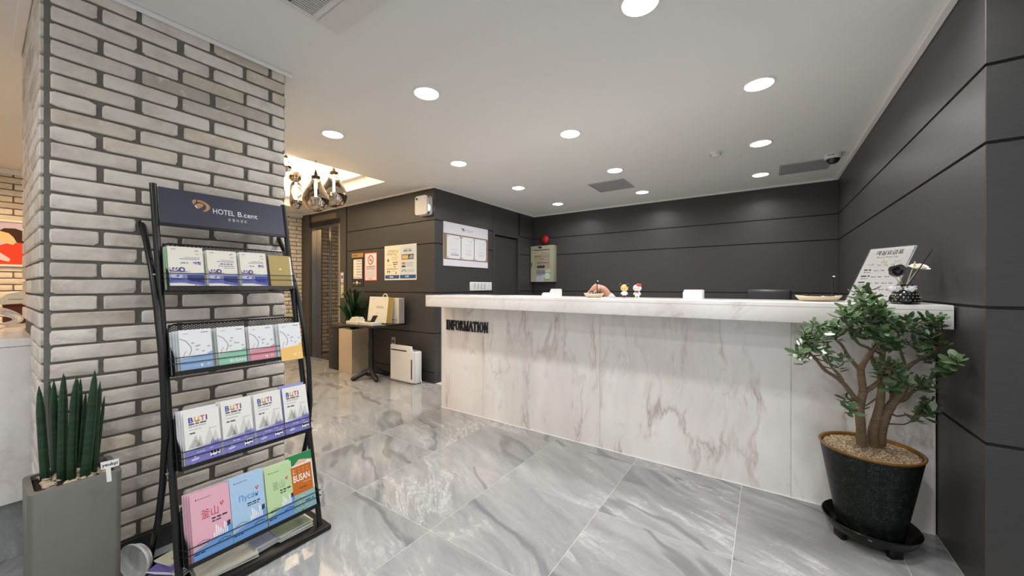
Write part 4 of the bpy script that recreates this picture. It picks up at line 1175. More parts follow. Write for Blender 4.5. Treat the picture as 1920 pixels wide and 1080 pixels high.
# footed saucer: a thing the pot stands on
t = thing('pot_saucer', 'black glazed footed saucer under the jade plant pot', 'saucer', (JX, JY, 0))
GL = M('black_glaze', (.005, .005, .005), .16, spec=.35)
m = MB(); m.lathe([(0, .046), (.125, .046), (.150, .056), (.168, .088), (.172, .092), (.176, .088), (.160, .050), (.140, .036), (.12, .032), (0, .032)], 48); build('dish', m, GL, t)
for k in range(4):
    a = math.radians(-60 + 90 * k); m = MB()
    m.box((-.026, -.012, .0005), (.026, .014, .044), .004, 2, Matrix.Rotation(a - PI / 2, 4, 'Z') @ Matrix.Translation((0, .128, 0))); build('foot', m, GL, t)
# trunks and branches read off the photograph, then bent forward clear of the counter
def Z8(x, y): return (1480 + x / 3.7229, 560 + y / 3.7229)
def safe(p, d):
    while True:
        b = atd(p[0], p[1], d)
        if b.z > .93 and b.y > YS - .035 or b.y > YF - .05 or b.x > XR - .045: d -= .01
        else: return b, d
nodes = []
def limb(pts, r0, r1, doff=0.0, bend=-.10):
    out, rr = [], []
    n = len(pts)
    for i, p in enumerate(pts):
        f = i / (n - 1); px = Z8(*p)
        d = JD + doff * f + bend * max(0, (1010 - p[1]) / 1000) 
        b, d = safe(px, d); out.append(b); rr.append(r0 + (r1 - r0) * f)
    # smooth with a Catmull-Rom pass
    o2, r2 = [], []
    for i in range(n - 1):
        p0, p1, p2, p3 = out[max(i - 1, 0)], out[i], out[i + 1], out[min(i + 2, n - 1)]
        for s_ in (0, .25, .5, .75):
            o2.append(.5 * ((2 * p1) + (p2 - p0) * s_ + (2 * p0 - 5 * p1 + 4 * p2 - p3) * s_ * s_ + (3 * p1 - p0 - 3 * p2 + p3) * s_ ** 3)); r2.append(rr[i] + (rr[i + 1] - rr[i]) * s_)
    o2.append(out[-1]); r2.append(rr[-1])
    r2 = [a * (1 + .09 * mnoise.noise(b * 34)) for a, b in zip(r2, o2)]
    for b, a in zip(o2, r2): nodes.append(b)
    return o2, r2
LIMBS = [('trunk', [(505, 1018), (500, 900), (490, 770), (506, 690), (515, 640), (503, 560), (497, 490)], .0245, .016, 0),
         ('branch', [(497, 490), (530, 430), (575, 370), (615, 310), (600, 220), (570, 130)], .0155, .007, -.05),
         ('branch', [(492, 712), (455, 690), (390, 605), (330, 550), (250, 500), (200, 440), (160, 400), (110, 330)], .0135, .005, .0),
         ('branch', [(372, 575), (352, 540), (300, 480), (270, 420), (255, 350), (230, 280)], .009, .004, .06),
         ('branch', [(485, 490), (455, 455), (410, 400), (370, 330), (320, 280), (280, 230)], .0105, .005, .03),
         ('branch', [(522, 655), (560, 630), (600, 600), (640, 565)], .0115, .011, -.03),
         ('trunk', [(590, 1018), (585, 930), (605, 850), (628, 760), (640, 660), (640, 560), (642, 450), (655, 340), (650, 230), (640, 120)], .026, .008, -.03),
         ('branch', [(590, 450), (572, 400), (560, 350), (480, 310), (430, 210)], .011, .005, -.03),
         ('trunk', [(630, 1018), (640, 930), (660, 850), (700, 760), (745, 700), (790, 650), (810, 590)], .026, .0155, -.06),
         ('branch', [(810, 590), (815, 500), (850, 460), (900, 430), (980, 390), (1060, 330)], .0125, .005, -.05),
         ('branch', [(815, 520), (800, 440), (770, 340), (760, 230)], .0095, .004, -.02),
         ('branch', [(740, 715), (800, 705), (850, 655), (900, 625), (960, 580), (1060, 500), (1150, 440)], .0115, .0045, -.08),
         ('branch', [(715, 730), (712, 640), (705, 560), (700, 490)], .009, .006, -.10),
         ('branch', [(670, 785), (700, 795), (750, 820), (820, 812), (890, 828), (940, 800)], .0055, .0035, -.07),
         ('branch', [(600, 700), (560, 730), (520, 752), (470, 760)], .004, .003, -.06),
         ('branch', [(645, 880), (672, 872)], .012, .011, .0)]
nd = {'trunk': 0, 'branch': 0}
for kind, pts, r0, r1, doff in LIMBS:
    o2, r2 = limb(pts, r0 * .86, r1 * .86, doff)
    m = MB(); m.tube([p for p in o2], r2, 10); build(kind, m, BARK, pot, TJ)
# leaves
def jade_leaf_mesh(seed):
    q = random.Random(seed); m = MB(); m.sm = True; L, W = 1.0, q.uniform(.42, .54)
    n = 12; ring = []
    for i in range(n):
        a = 2 * PI * i / n; s_ = (1 - math.cos(a)) / 2      # 0 stalk .. 1 tip
        wv = W / 2 * math.sin(a) * (.62 + .55 * s_)
        ring.append(m.v((wv, L * s_, .10 * s_ * s_ + .10 * abs(wv) ** 1.2)))
    u1, u2 = m.v((0, L * .38, .035)), m.v((0, L * .72, .075)); d1, d2 = m.v((0, L * .38, -.055)), m.v((0, L * .72, -.02))
    for (a, b) in ((u1, u2), (d1, d2)):
        for i in range(n):
            k = (i + 1) % n
            near = lambda j: a if (1 - math.cos(2 * PI * j / n)) / 2 < .55 else b
            p_, q_ = near(i), near(k)
            if p_ is q_: m.f([ring[i], ring[k], p_])
            else: m.f([ring[i], ring[k], q_, p_])
    me = m.mesh('leaf'); me.materials.append(LEAF); return me
JL = [jade_leaf_mesh(i) for i in range(6)]
CL = [(550, -45, 50, 4), (480, -70, 30, 2), (560, 40, 95, 13), (640, 80, 85, 10), (430, 120, 95, 11), (520, 150, 90, 9), (620, 170, 90, 9), (700, 130, 80, 7), (380, 60, 45, 3), (170, 220, 90, 9), (270, 220, 80, 9), (120, 290, 75, 8), (60, 360, 50, 4), (215, 310, 80, 7), (110, 410, 30, 2),
      (330, 210, 60, 5), (470, 230, 80, 6), (580, 260, 80, 5), (690, 240, 90, 8), (770, 170, 70, 5), (850, 120, 36, 3), (850, 190, 60, 4), (1000, 130, 60, 6), (1060, 160, 50, 3), (940, 230, 80, 6), (960, 290, 80, 5), (880, 330, 80, 5), (1060, 330, 60, 3), (1010, 400, 70, 5),
      (1140, 440, 75, 8), (1190, 420, 45, 3), (1090, 510, 55, 5), (970, 580, 75, 7), (910, 610, 45, 3), (690, 460, 80, 7), (610, 500, 70, 7), (760, 590, 70, 6), (810, 540, 50, 3), (720, 630, 40, 3), (960, 750, 75, 11), (900, 830, 35, 3), (990, 810, 45, 4), (460, 760, 50, 5), (345, 420, 40, 3), (395, 705, 28, 2),
      (740, 340, 70, 4), (670, 320, 70, 4), (350, 490, 30, 1), (300, 400, 50, 2)]
q = random.Random(21)
leafs = []; twm = MB()
for cx, cy, r, ntip in CL:
    for k in range(max(1, round(ntip * .82))):
        a = q.uniform(0, 2 * PI); rr = r * math.sqrt(q.random()) * .85
        px = Z8(cx + rr * math.cos(a), cy + rr * math.sin(a) * .8)
        tip, _ = safe(px, JD - .10 * max(0, (1010 - cy) / 1000) - .03 + q.uniform(-.10, .07))
        near = min(nodes, key=lambda b: (b - tip).length_squared + (.02 if b.z > tip.z + .02 else 0))
        d = tip - near; ln = d.length
        mid = near + d * .5 + Vector((q.uniform(-.01, .01), q.uniform(-.01, .01), -.012))
        if ln > .012: twm.tube([near, near.lerp(mid, .5), mid, tip.lerp(mid, .4), tip], [.0034, .003, .0027, .0024, .002], 5)
        ax = (d.normalized() * .6 + Vector((q.uniform(-.4, .4), q.uniform(-.4, .4), .75))).normalized()
        base = q.uniform(0, PI); s0 = q.uniform(.036, .054)
        o1 = ax.orthogonal().normalized(); o2 = ax.cross(o1)
        npair = q.choice((2, 3, 3))
        for j in range(npair):
            pos = tip - ax * (.013 * (npair - 1 - j))
            for side in (0, 1):
                th = base + j * PI / 2 + side * PI + q.uniform(-.35, .35)
                rad_ = o1 * math.cos(th) + o2 * math.sin(th)
                up_ = (.95 if j == npair - 1 else .35) + q.uniform(-.15, .2)
                y = (rad_ + ax * up_).normalized(); z = (ax - y * ax.dot(y)).normalized(); x = y.cross(z)
                sc = s0 * (.62 if j == npair - 1 else 1.0) * q.uniform(.8, 1.2)
                end = pos + y * sc
                if (end.z > .985 and end.y > YS - .006) or end.y > YF - .01 or end.x > XR - .012: continue
                mt = Matrix.Identity(4)
                for c_, v_ in enumerate((x, y, z)):
                    for r_ in range(3): mt[r_][c_] = v_[r_] * sc
                for r_ in range(3): mt[r_][3] = pos[r_]
                leafs.append((end.x * -.5678 + end.y * .8231, mt))
stuff(build('twigs', twm, M('green_brown_twig', (.10, .085, .045), .7), pot, TJ))
leafs.sort(key=lambda a: a[0])
for d_, mt in leafs[:300]: link('leaf', q.choice(JL), pot, TJ @ mt)
bmj = bmesh.new()
for d_, mt in leafs[300:]:
    n0 = len(bmj.verts); bmj.from_mesh(q.choice(JL)); bmj.verts.ensure_lookup_table()
    for v in bmj.verts[n0:]: v.co = mt @ v.co
me = bpy.data.meshes.new('leaves_behind'); bmj.to_mesh(me); bmj.free(); me.materials.append(LEAF); stuff(link('leaves_behind', me, pot, TJ))

# ================================================================== WALL PIECES BY THE LIFT
def onwall_y(px0, px1): pass
YW = YP - .001
def board(name, lab, cat, x0, z0, wd, h, th, matl, part='board'):
    t = thing(name, lab, cat, mtx=frame((x0, YW, z0), (1, 0, 0), (0, 0, 1)))
    m = MB(); m.box((0, 0, 0), (wd, h, th), min(.0015, th * .3)); b = build(part, m, matl, t)
    return t, b
t, b = board('floor_guide', 'tall black floor guide sign with tan header on the wall beside the lift', 'sign', -5.15, 1.20, .297, .492, .006, M('black_sign', (.02, .02, .021), .35))
p = Print(.0062); p.rect(0, .43, .297, .492, '#b08a52'); p.up(); p.text('INFORMATION', .02, .450, .020, '#3b2a12', wd=.14, bold=True)
p.rect(.02, .115, .262, .40, '#e6e2dc'); p.rect(.02, .115, .044, .40, '#c9b48c'); p.up()
for i in range(7):
    y = .372 - .0405 * i; p.rect(.024, y - .004, .038, y + .010, '#3a2f22'); p.text(str(7 - i) if i < 6 else 'B', .060, y - .003, .016, '#33302c'); 
    p.words(.125 if i < 6 else .06, .245, y - .002, .011, '#6a655e', i)
p.text('HOTEL', .035, .042, .020, '#e8e8e8', wd=.055); p.disc(.135, .052, .026, '#e8e8ea', 18); p.text('B.cent', .175, .042, .020, '#e8e8e8', wd=.06); p.poly([(.115, .045), (.155, .045), (.135, .012)], '#e8e8ea')
p.build('print', b)
t, b = board('no_smoking_sign', 'white no smoking sign with a red border beside the floor guide', 'sign', -4.83, 1.275, .302, .415, .005, ink('#a93236'))
p = Print(.0052); p.rect(.016, .016, .286, .399, '#e2dcde'); p.up(); p.ring(.151, .305, .054, .068, '#b02a2e', 30)
p.rect(.118, .294, .172, .306, '#2a2a2c'); p.rect(.176, .294, .186, .306, '#2a2a2c'); p.line([(.176, .312), (.19, .325), (.178, .338)], .005, '#2a2a2c'); p.up(); p.line([(.113, .343), (.189, .267)], .012, '#b02a2e')
p.text('NO SMOKING', .151, .196, .023, '#242426', 'c', wd=.215, bold=True); p.words(.05, .25, .172, .011, '#55555a', 2)
for i in range(7): p.words(.04, .262, .148 - .015 * i, .006, '#b4aeb4', i)
p.words(.1, .2, .03, .009, '#77777c', 5); p.build('print', b)
t, b = board('information_poster', 'wide cream and pale blue two-panel notice poster on the wall left of the counter', 'poster', -4.36, 1.285, .655, .470, .006, ink('#e4e2da'))
p = Print(.0062); p.rect(.014, .02, .312, .452, '#e9e2cc'); p.rect(.328, .02, .642, .452, '#d3dbe0'); p.up()
p.rect(.014, .02, .312, .068, '#2c5690'); p.rect(.328, .02, .642, .068, '#2c5690'); p.up()
p.disc(.125, .044, .012, '#dfe7f0', 10); p.words(.145, .20, .036, .016, '#dfe7f0', 1); p.disc(.45, .046, .012, '#dfe7f0', 10); p.words(.47, .53, .038, .016, '#dfe7f0', 2)
for i, (a, b_) in enumerate(((.06, .345), (.075, .385), (.10, .35), (.12, .39), (.135, .345), (.16, .385), (.18, .35), (.205, .385), (.225, .335), (.255, .375))):
    p.line([(a, b_), (a + .022, b_ + .022), (a + .03, b_ - .012)], .0055, '#2c2a26')
p.words(.16, .29, .30, .012, '#cbb36a', 4); p.words(.16, .28, .275, .010, '#cbb36a', 5); p.poly([(.06, .285), (.10, .285), (.085, .245), (.075, .245)], '#3a2f22'); p.words(.06, .15, .20, .010, '#cdb87a', 6); p.words(.18, .28, .232, .016, '#5c574a', 7); p.words(.19, .27, .205, .016, '#5c574a', 8); p.disc(.22, .18, .012, '#5c574a', 8)
p.disc(.07, .115, .013, '#2c2a26', 8); p.disc(.11, .115, .013, '#2c2a26', 8); p.words(.05, .28, .145, .012, '#8b8371', 9); p.rect(.24, .085, .256, .112, '#2c2a26'); p.words(.17, .24, .12, .008, '#b09a68', 3)
p.words(.40, .56, .372, .026, '#8290a0', 2); p.words(.41, .55, .408, .008, '#95a0aa', 3); p.rect(.365, .27, .60, .338, '#3a3d42'); p.up(); p.rect(.375, .278, .495, .328, '#d9b978'); p.poly([(.51, .28), (.59, .28), (.59, .32), (.55, .333), (.52, .31)], '#9aa3aa')
p.rect(.365, .205, .44, .235, '#c08a3e'); p.rect(.365, .168, .44, .192, '#3b4b74'); 
for i in range(4): p.words(.46, .59, .225 - .016 * i, .007, '#8fa6b8', i + 3)
for x in (.375, .395, .425, .445): p.disc(x, .118 + .014 * (x in (.395, .425)), .010, '#3c4046', 8)
p.words(.48, .62, .125, .007, '#98a4ac', 8); p.words(.48, .6, .11, .007, '#98a4ac', 9); p.build('print', b)
t = thing('lift_call_panel', 'slim steel lift call panel with two notices on the dark surround', 'control panel', mtx=frame((-5.437, YP - .0065, 1.02), (1, 0, 0), (0, 0, 1)))
m = MB(); m.box((0, 0, 0), (.085, .40, .008), .001); b = build('plate', m, STEEL, t)
p = Print(.0082); p.rect(.006, .25, .079, .39, '#d8d8dc'); p.rect(.006, .01, .079, .20, '#cfc6a2'); p.up(); p.rect(.014, .30, .07, .35, '#5b64a0'); p.words(.012, .075, .27, .008, '#66666a', 1); p.rect(.012, .02, .074, .06, '#8c7c3c'); p.words(.012, .075, .15, .008, '#66624a', 2); p.words(.012, .075, .11, .008, '#66624a', 3); p.build('print', b)
t = thing('wall_lamp', 'white square emergency lamp with a chromed side high on the wall corner', 'lamp', mtx=frame((-3.635, YP - .001, 2.09), (1, 0, 0), (0, 0, 1)))
def rrect(w_, h_, r, n=6, x0=0, y0=0):
    out = []
    for cx_, cy_, a0 in ((w_ - r, h_ - r, 0), (r, h_ - r, PI / 2), (r, r, PI), (w_ - r, r, 1.5 * PI)):
        for i in range(n + 1): a = a0 + i * PI / 2 / n; out.append((x0 + cx_ + r * math.cos(a), y0 + cy_ + r * math.sin(a)))
    return out
m = MB(); m.prism(rrect(.215, .235, .035), 0, .03, smooth=True); build('back_plate', m, WHITEP, t)
m = MB(); m.prism(rrect(.205, .225, .032, 6, .005, .005), .0302, .07, smooth=True); build('chrome_band', m, CHROME, t)
m = MB(); m.prism(rrect(.215, .235, .035), .0702, .092, smooth=True); fc = build('front_cover', m, WHITEP, t)
m = MB(); m.lathe([(0, 0), (.014, 0), (.016, .004), (.012, .008), (0, .008)], 18, (.035, .20, .0925)); build('sensor', m, BLACKP, t)
m = MB(); m.box((.2105, .06, .036), (.2125, .10, .064), .0005); build('lamp_window', m, M('white_lamp_window', (1, .97, .92), .4, emit=6), t)
t = thing('wall_socket', 'grey power socket low on the panelled wall above the air purifier', 'socket', mtx=frame((-4.205, YW, .395), (1, 0, 0), (0, 0, 1)))
m = MB(); m.box((0, 0, 0), (.075, .118, .009), .003, 2); build('plate', m, M('grey_socket', (.42, .42, .42), .4), t)
m = MB(); m.lathe([(.022, .0092), (.020, .012), (.017, .0095), (0, .0095)], 20, (.0375, .059, 0)); build('socket_cup', m, BLACKP, t)

# ================================================================== TABLE, BINS, PURIFIER BY THE LIFT WALL
TX0, TX1, TY0, TY1, TZ = -4.63, -3.86, 2.655, 3.175, .722
t = thing('side_table', 'black square side table on one cast iron pedestal with four feet', 'table', ((TX0 + TX1) / 2, (TY0 + TY1) / 2, 0))
hx, hy = (TX1 - TX0) / 2, (TY1 - TY0) / 2
m = MB(); m.box((-hx, -hy, TZ - .022), (hx, hy, TZ), .003, 2); build('tabletop', m, M('black_glossy_top', (.016, .016, .016), .12, coat=.3), t)
CAST = M('cast_iron_paint', (.014, .014, .014), .4)
m = MB(); m.lathe([(0, .05), (.055, .05), (.06, .09), (.045, .11), (.034, .15), (.034, .40), (.04, .42), (.040, .46), (.030, .50), (.030, TZ - .05), (.075, TZ - .04), (.075, TZ - .0225), (0, TZ - .0225)], 20, (.0, 0, 0)); build('pedestal', m, CAST, t)
for k in range(4):
    a = math.radians(-18 + 90 * k); d = Vector((math.cos(a), math.sin(a), 0)); m = MB()
    L_ = .235 if k % 2 == 0 else .225
    m.tube([d * .03 + Vector((0, 0, .10)), d * .09 + Vector((0, 0, .085)), d * .16 + Vector((0, 0, .052)), d * (L_ - .02) + Vector((0, 0, .034)), d * L_ + Vector((0, 0, .029)), d * (L_ + .02) + Vector((0, 0, .024))], [.03, .034, .031, .031, .028, .014], 10); build('leg', m, CAST, t)
t = thing('storage_box', 'tall beige planter box with a dark-leaved plant left of the black table', 'planter', (-4.85, 3.055, 0))
# beige box is the planter; its plant rises behind the table
m = MB(); bx, by, bz = .162, .132, .600
e = .014
m.box((-bx, -by, 0), (bx, -by + e, bz), .002); m.box((-bx, by - e, 0), (bx, by, bz), .002); m.box((-bx, -by + e, 0), (-bx + e, by - e, bz), .002); m.box((bx - e, -by + e, 0), (bx, by - e, bz), .002); m.box((-bx + e, -by + e, 0), (bx - e, by - e, .02))
t.name = 'planter_box'; build('box', m, M('beige_box', (.50, .41, .31), .55, grain=.12), t)
m = MB(); m.box((-bx + e, -by + e, bz - .07), (bx - e, by - e, bz - .05)); build('soil', m, M('dark_soil', (.03, .018, .012), .95, grain=.4), t)
q = random.Random(5)
for k in range(24):
    a = q.uniform(0, 2 * PI); r = q.uniform(.0, .08); lean = q.uniform(.06, .30); a2 = q.uniform(0, 2 * PI)
    if k < 8: a2 = q.uniform(-.7, .6) + (PI if k % 2 else 0)
    hgt = q.uniform(.38, .70)
    b = Vector((r * math.cos(a), r * math.sin(a) * .7, bz - .055)); pts = []
    for i in range(9):
        f = i / 8; pts.append(b + Vector((math.cos(a2) * lean * f ** 1.6, math.sin(a2) * lean * .5 * f ** 1.6, hgt * (f - .12 * f * f))))
    for p_ in pts: p_.y = min(p_.y, YP - 3.055 - .05)
    m = MB(); m.tube(pts, [.007 * (1 - .75 * i / 8) for i in range(9)], 6); fr = build('frond', m, ZLEAF, t)
    m = MB()
    for i in range(3, 26):
        f = i / 26; j = min(int(f * 8), 7); p0 = pts[j].lerp(pts[j + 1], f * 8 - j); tg_ = (pts[j + 1] - pts[j]).normalized()
        for s in (-1, 1):
            sd = tg_.cross(Vector((math.sin(a2 * 1.3 + k), math.cos(a2 + k), .15))).normalized() * s
            y = (sd + tg_ * .7 + Vector((0, 0, .1))).normalized(); x = tg_.cross(y).normalized() * .3 + y.cross(tg_.cross(y)).normalized(); x = (x - y * x.dot(y)).normalized()
            L_ = .085 * (1.1 - .45 * f); wv = .019
            v_ = [p0, p0 + y * L_ * .35 + x * wv, p0 + y * L_ * .7 + x * wv * .8, p0 + y * L_, p0 + y * L_ * .7 - x * wv * .8, p0 + y * L_ * .35 - x * wv]
            v_ = [Vector((c_.x, min(c_.y, YP - 3.055 - .02), c_.z)) for c_ in v_]
            m.f([m.v(c_) for c_ in v_])
    stuff(build('leaflets', m, ZLEAF, fr))
t = thing('black_bin', 'tall black bin standing left of the beige planter box', 'bin', (-5.165, 3.06, 0))
m = MB(); m.box((-.125, -.13, 0), (.125, .13, .592), .004, 2); build('body', m, M('matt_black_bin', (.012, .012, .013), .35), t)
m = MB(); m.box((-.127, -.132, .593), (.127, .132, .612), .004, 2); build('lid', m, M('matt_black_bin', (.012, .012, .013), .35), t)
m = MB(); m.lathe([(0, 0), (.010, 0), (.010, .003), (0, .003)], 14); b = build('badge', m, STEEL, t, frame((-.03, -.1302, .48), (1, 0, 0), (0, 0, 1)))
m = MB(); m.box((.0, -.1315, .478), (.04, -.1302, .484)); build('label_strip', m, M('dark_grey_label', (.1, .1, .1), .4), t)

AX0, AX1, AY = -3.965, -3.525, 3.005
t = thing('air_purifier', 'white upright air purifier with a dark slot on the floor near the counter', 'air purifier', (AX0, AY, 0))
m = MB(); W_ = AX1 - AX0
m.box((.012, .03, .006), (W_ - .0, .135, .395), .012, 3); build('body', m, WHITEP, t)
m = MB(); m.prism([(0, .02), (W_ - .012, .02), (W_ - .012, .405), (W_ - .05, .405), (W_ - .05, .462), (0, .462)], 0, .029, 'y'); bmesh.ops.bevel(m.bm, geom=list(m.bm.edges), offset=.004, segments=2, affect='EDGES'); fp = build('front_panel', m, WHITEP, t)
m = MB()
for k in range(26): z = .035 + k * .0125; m.box((.014, -.0018, z), (W_ - .075, .0005, z + .0075))
stuff(build('ribs', m, WHITEP, t))
m = MB(); m.box((.012, -.001, .392), (W_ - .125, .004, .408), .001); build('outlet_slot', m, BLACKP, t)
m = MB(); m.prism(rrect(.020, .245, .0098), -.0012, .004, 'y'); build('side_slot', m, BLACKP, t, Matrix.Translation((W_ - .045, 0, .062)))
m = MB(); m.box((.03, .02, 0), (W_ - .03, .12, .021)); build('base', m, M('grey_base', (.3, .3, .3), .5), t)
m = MB(); m.box((.03, .034, .3955), (W_ - .03, .13, .40)); build('top_grille', m, M('grey_base', (.3, .3, .3), .5), t)
pts = [(-3.52, 3.10, .10), (-3.49, 3.10, .05), (-3.46, 3.08, .006), (-3.42, 3.13, .005), (-3.36, 3.14, .005), (-3.30, 3.10, .005), (-3.28, 3.05, .005), (-3.33, 3.02, .005), (-3.40, 3.05, .005), (-3.46, 3.12, .006), (-3.52, 3.17, .006), (-3.70, 3.185, .006), (-4.0, 3.185, .006), (-4.16, 3.19, .05), (-4.168, 3.19, .25), (-4.168, 3.19, .42), (-4.168, 3.198, .452)]
m = MB(); m.tube([Vector(p_) for p_ in pts], .0035, 6); tag(build('power_cord', m, M('grey_white_cable', (.62, .62, .62), .4)), 'thin white power cord curling on the floor behind the air purifier', 'cord')

# gift boxes on the side table
GB = M('cream_card', (.72, .70, .62), .55, grain=.02)
t = thing('gift_box', 'cream handled gift box with mustard sides leaning at the table back', 'box', (-4.355, 2.935, TZ + .0109))
t.rotation_euler = (math.radians(-7), 0, 0)
m = MB(); m.box((0, 0, 0), (.395, .002, .335)); m.box((0, .083, 0), (.395, .085, .335)); f_ = build('front', m, GB, t); stuff(f_)
m = MB(); m.box((.001, .0022, .001), (.394, .0828, .334), .001); build('sides', m, M('mustard_card', (.50, .33, .08), .55), t)
m = MB(); m.tube([(.18 + .045 * math.cos(a) + .085, .042, .333 + .045 * math.sin(a)) for a in [PI * i / 12 for i in range(13)]], .006, 8); build('handle', m, PAPER, t)
p = Print(.0003)
for i in range(9):
    x = .17 + .016 * i; p.line([(x, .19 + .008 * ((i * 5) % 4)), (x + .008, .215 - .004 * (i % 3)), (x + .012, .18 + .006 * (i % 2))], .004, '#4a463c')
p.words(.04, .12, .30, .006, '#b3ad98', 2); p.words(.16, .22, .115, .006, '#a8a28e', 3); p.line([(.05, .16), (.06, .175), (.075, .16)], .004, '#a49a84'); p.build('print', f_, frame((0, 0, 0), (1, 0, 0), (0, 0, 1)))
p = Print(.0004)
for i in range(5): p.disc(.042, .07 + .035 * i, .005, '#6b4b14', 8)
p.build('print', f_, frame((.3945, 0, 0), (0, 1, 0), (0, 0, 1)))
t = thing('gift_box', 'plain cream gift box with grey brown side standing behind the mustard one', 'box', (-4.20, 3.063, TZ + .001))
m = MB(); m.box((0, 0, 0), (.325, .09, .325), .002); b = build('box_body', m, M('cream_box_pink', (.68, .65, .60), .55, grain=.02), t)
m = MB(); m.box((.3255, .002, .002), (.3275, .088, .323)); sd = build('side_panel', m, M('taupe_card', (.36, .31, .27), .55), t)
p = Print(.0004); p.line([(.19, .22), (.20, .25), (.21, .20), (.215, .24)], .008, '#3a362e')
for i in range(6): p.line([(.19 + .018 * i, .04), (.20 + .018 * i, .055), (.205 + .018 * i, .035)], .004, '#3a362e')
p.build('print', b, frame((0, 0, 0), (1, 0, 0), (0, 0, 1)))
p = Print(.0004)
for i in range(5): p.disc(.045, .12 + .032 * i, .005, '#3a332c', 8)
p.build('print', sd, frame((.3275, 0, 0), (0, 1, 0), (0, 0, 1)))
def small_box(x, y, z, wd, dp, h, lab, seed):
    t = thing('sample_box', lab, 'box', (x, y, z), R.uniform(-.02, .02), 'small sample boxes on the side table')
    m = MB(); m.box((0, 0, 0), (wd, dp, h), .0015); b = build('box_body', m, GB, t)
    p = Print(.0003); q = random.Random(seed)
    for i in range(5): p.line([(wd * (.1 + .17 * i), h * .2), (wd * (.13 + .17 * i), h * .7), (wd * (.16 + .17 * i), h * .3)], .003, '#5d5848')
    p.build('print', b, frame((0, 0, 0), (1, 0, 0), (0, 0, 1))); return t
small_box(-4.46, 2.70, TZ + .0005, .25, .13, .034, 'flat cream sample box at the left front corner of the side table', 1)
small_box(-4.20, 2.72, TZ + .0005, .27, .13, .034, 'flat cream sample box at the right front of the side table', 2)
small_box(-4.40, 2.715, TZ + .035, .16, .11, .028, 'middle cream sample box stacked on the left flat one', 3)
small_box(-4.38, 2.725, TZ + .0635, .13, .09, .022, 'topmost cream sample box in the little stack', 4)
t = thing('ribbon', 'dark ribbon lying on the topmost little sample box', 'ribbon', (-4.31, 2.77, TZ + .0862))
m = MB(); m.tube([(-.05, .0, .004), (-.02, .012, .010), (.0, 0, .004), (.02, -.012, .010), (.045, .004, .004)], .005, 6); build('loop', m, BLACKP, t)
t = thing('open_case', 'small open black case standing on the right flat sample box', 'case', (-4.15, 2.76, TZ + .035))
m = MB(); m.box((0, 0, 0), (.11, .06, .012), .001); build('tray', m, BLACKP, t)
m = MB(); m.box((0, 0, 0), (.012, .06, .10), .001); build('lid', m, BLACKP, t, Matrix.Translation((.112, 0, .006)) @ Matrix.Rotation(math.radians(38), 4, 'Y'))

# ================================================================== NOTICE BOARD, SWITCHES, ALARM
XS = XW + .001
t = thing('notice_board', 'white notice board with three acrylic-covered certificates on the side wall', 'notice board', mtx=frame((XS, 3.355, 1.464), (0, 1, 0), (0, 0, 1)))
BW, BHH = .905, .566
m = MB(); m.box((0, 0, 0), (BW, BHH, .012), .002); b = build('board', m, M('lilac_white_board', (.72, .70, .76), .4), t)
p = Print(.0122); p.rect(.0, .085, BW, .42, '#8a735e'); p.up(); logo(p, .335, .472, .048, '#2c2a38'); p.text('HOTEL', .405, .487, .022, '#8b8994', wd=.075); p.text('B.cent', .495, .487, .022, '#8b8994', wd=.075); p.words(.45, .53, .472, .007, '#a9a7b2', 3); p.build('print', b)
for i in range(3):
    x0 = .052 + i * .272
    m = MB(); m.box((x0, .098, .0145), (x0 + .258, .402, .0185), .0005); c = build('certificate', m, M('certificate_sheet', (.76, .765, .78), .12), t)
    for (u, v) in ((.016, .016), (.242, .016), (.016, .288), (.242, .288)):
        m = MB(); m.lathe([(.0075, .0), (.0075, .004), (.005, .006), (0, .006)], 12, (x0 + u, .098 + v, .0186)); build('standoff', m, STEEL, c)
    p = Print(.0187); q = random.Random(i)
    p.words(x0 + .1, x0 + .2, .36 - .01 * i, .006, '#b9bac2', i); p.disc(x0 + .205, .362 - .012 * i, .008, '#7d8a86', 10)
    for k in range(6): p.words(x0 + .05 + .03 * (i > 0), x0 + .21, .30 - .028 * k, .005, '#c3c4cc' if k != 3 else '#9c9ea8', k + i * 7)
    if i == 0: p.rect(x0 + .075, .14, x0 + .22, .155, '#9b9ca6')
    p.words(x0 + .08, x0 + .2, .17, .007, '#a9abb4', 4 + i); p.build('print', c)
t = thing('switch_panel', 'long white light switch panel low on the side wall above the counter', 'switch', mtx=frame((XS, 3.865, 1.142), (0, 1, 0), (0, 0, 1)))
m = MB(); m.box((0, 0, 0), (.485, .120, .012), .003, 2); b = build('plate', m, WHITEP, t)
for i in range(6):
    for j in range(3):
        m = MB(); m.box((.026 + i * .074, .016 + j * .031, .0122), (.026 + i * .074 + .05, .016 + j * .031 + .027, .016), .001); sw = build('rocker', m, M('switch_rocker', (.70, .71, .72), .35), t)
    m = MB()
    if 0 < i < 5: m.box((.016 + i * .074, .016, .0122), (.0225 + i * .074, .106, .0135)); build('divider', m, BLACKP, t)

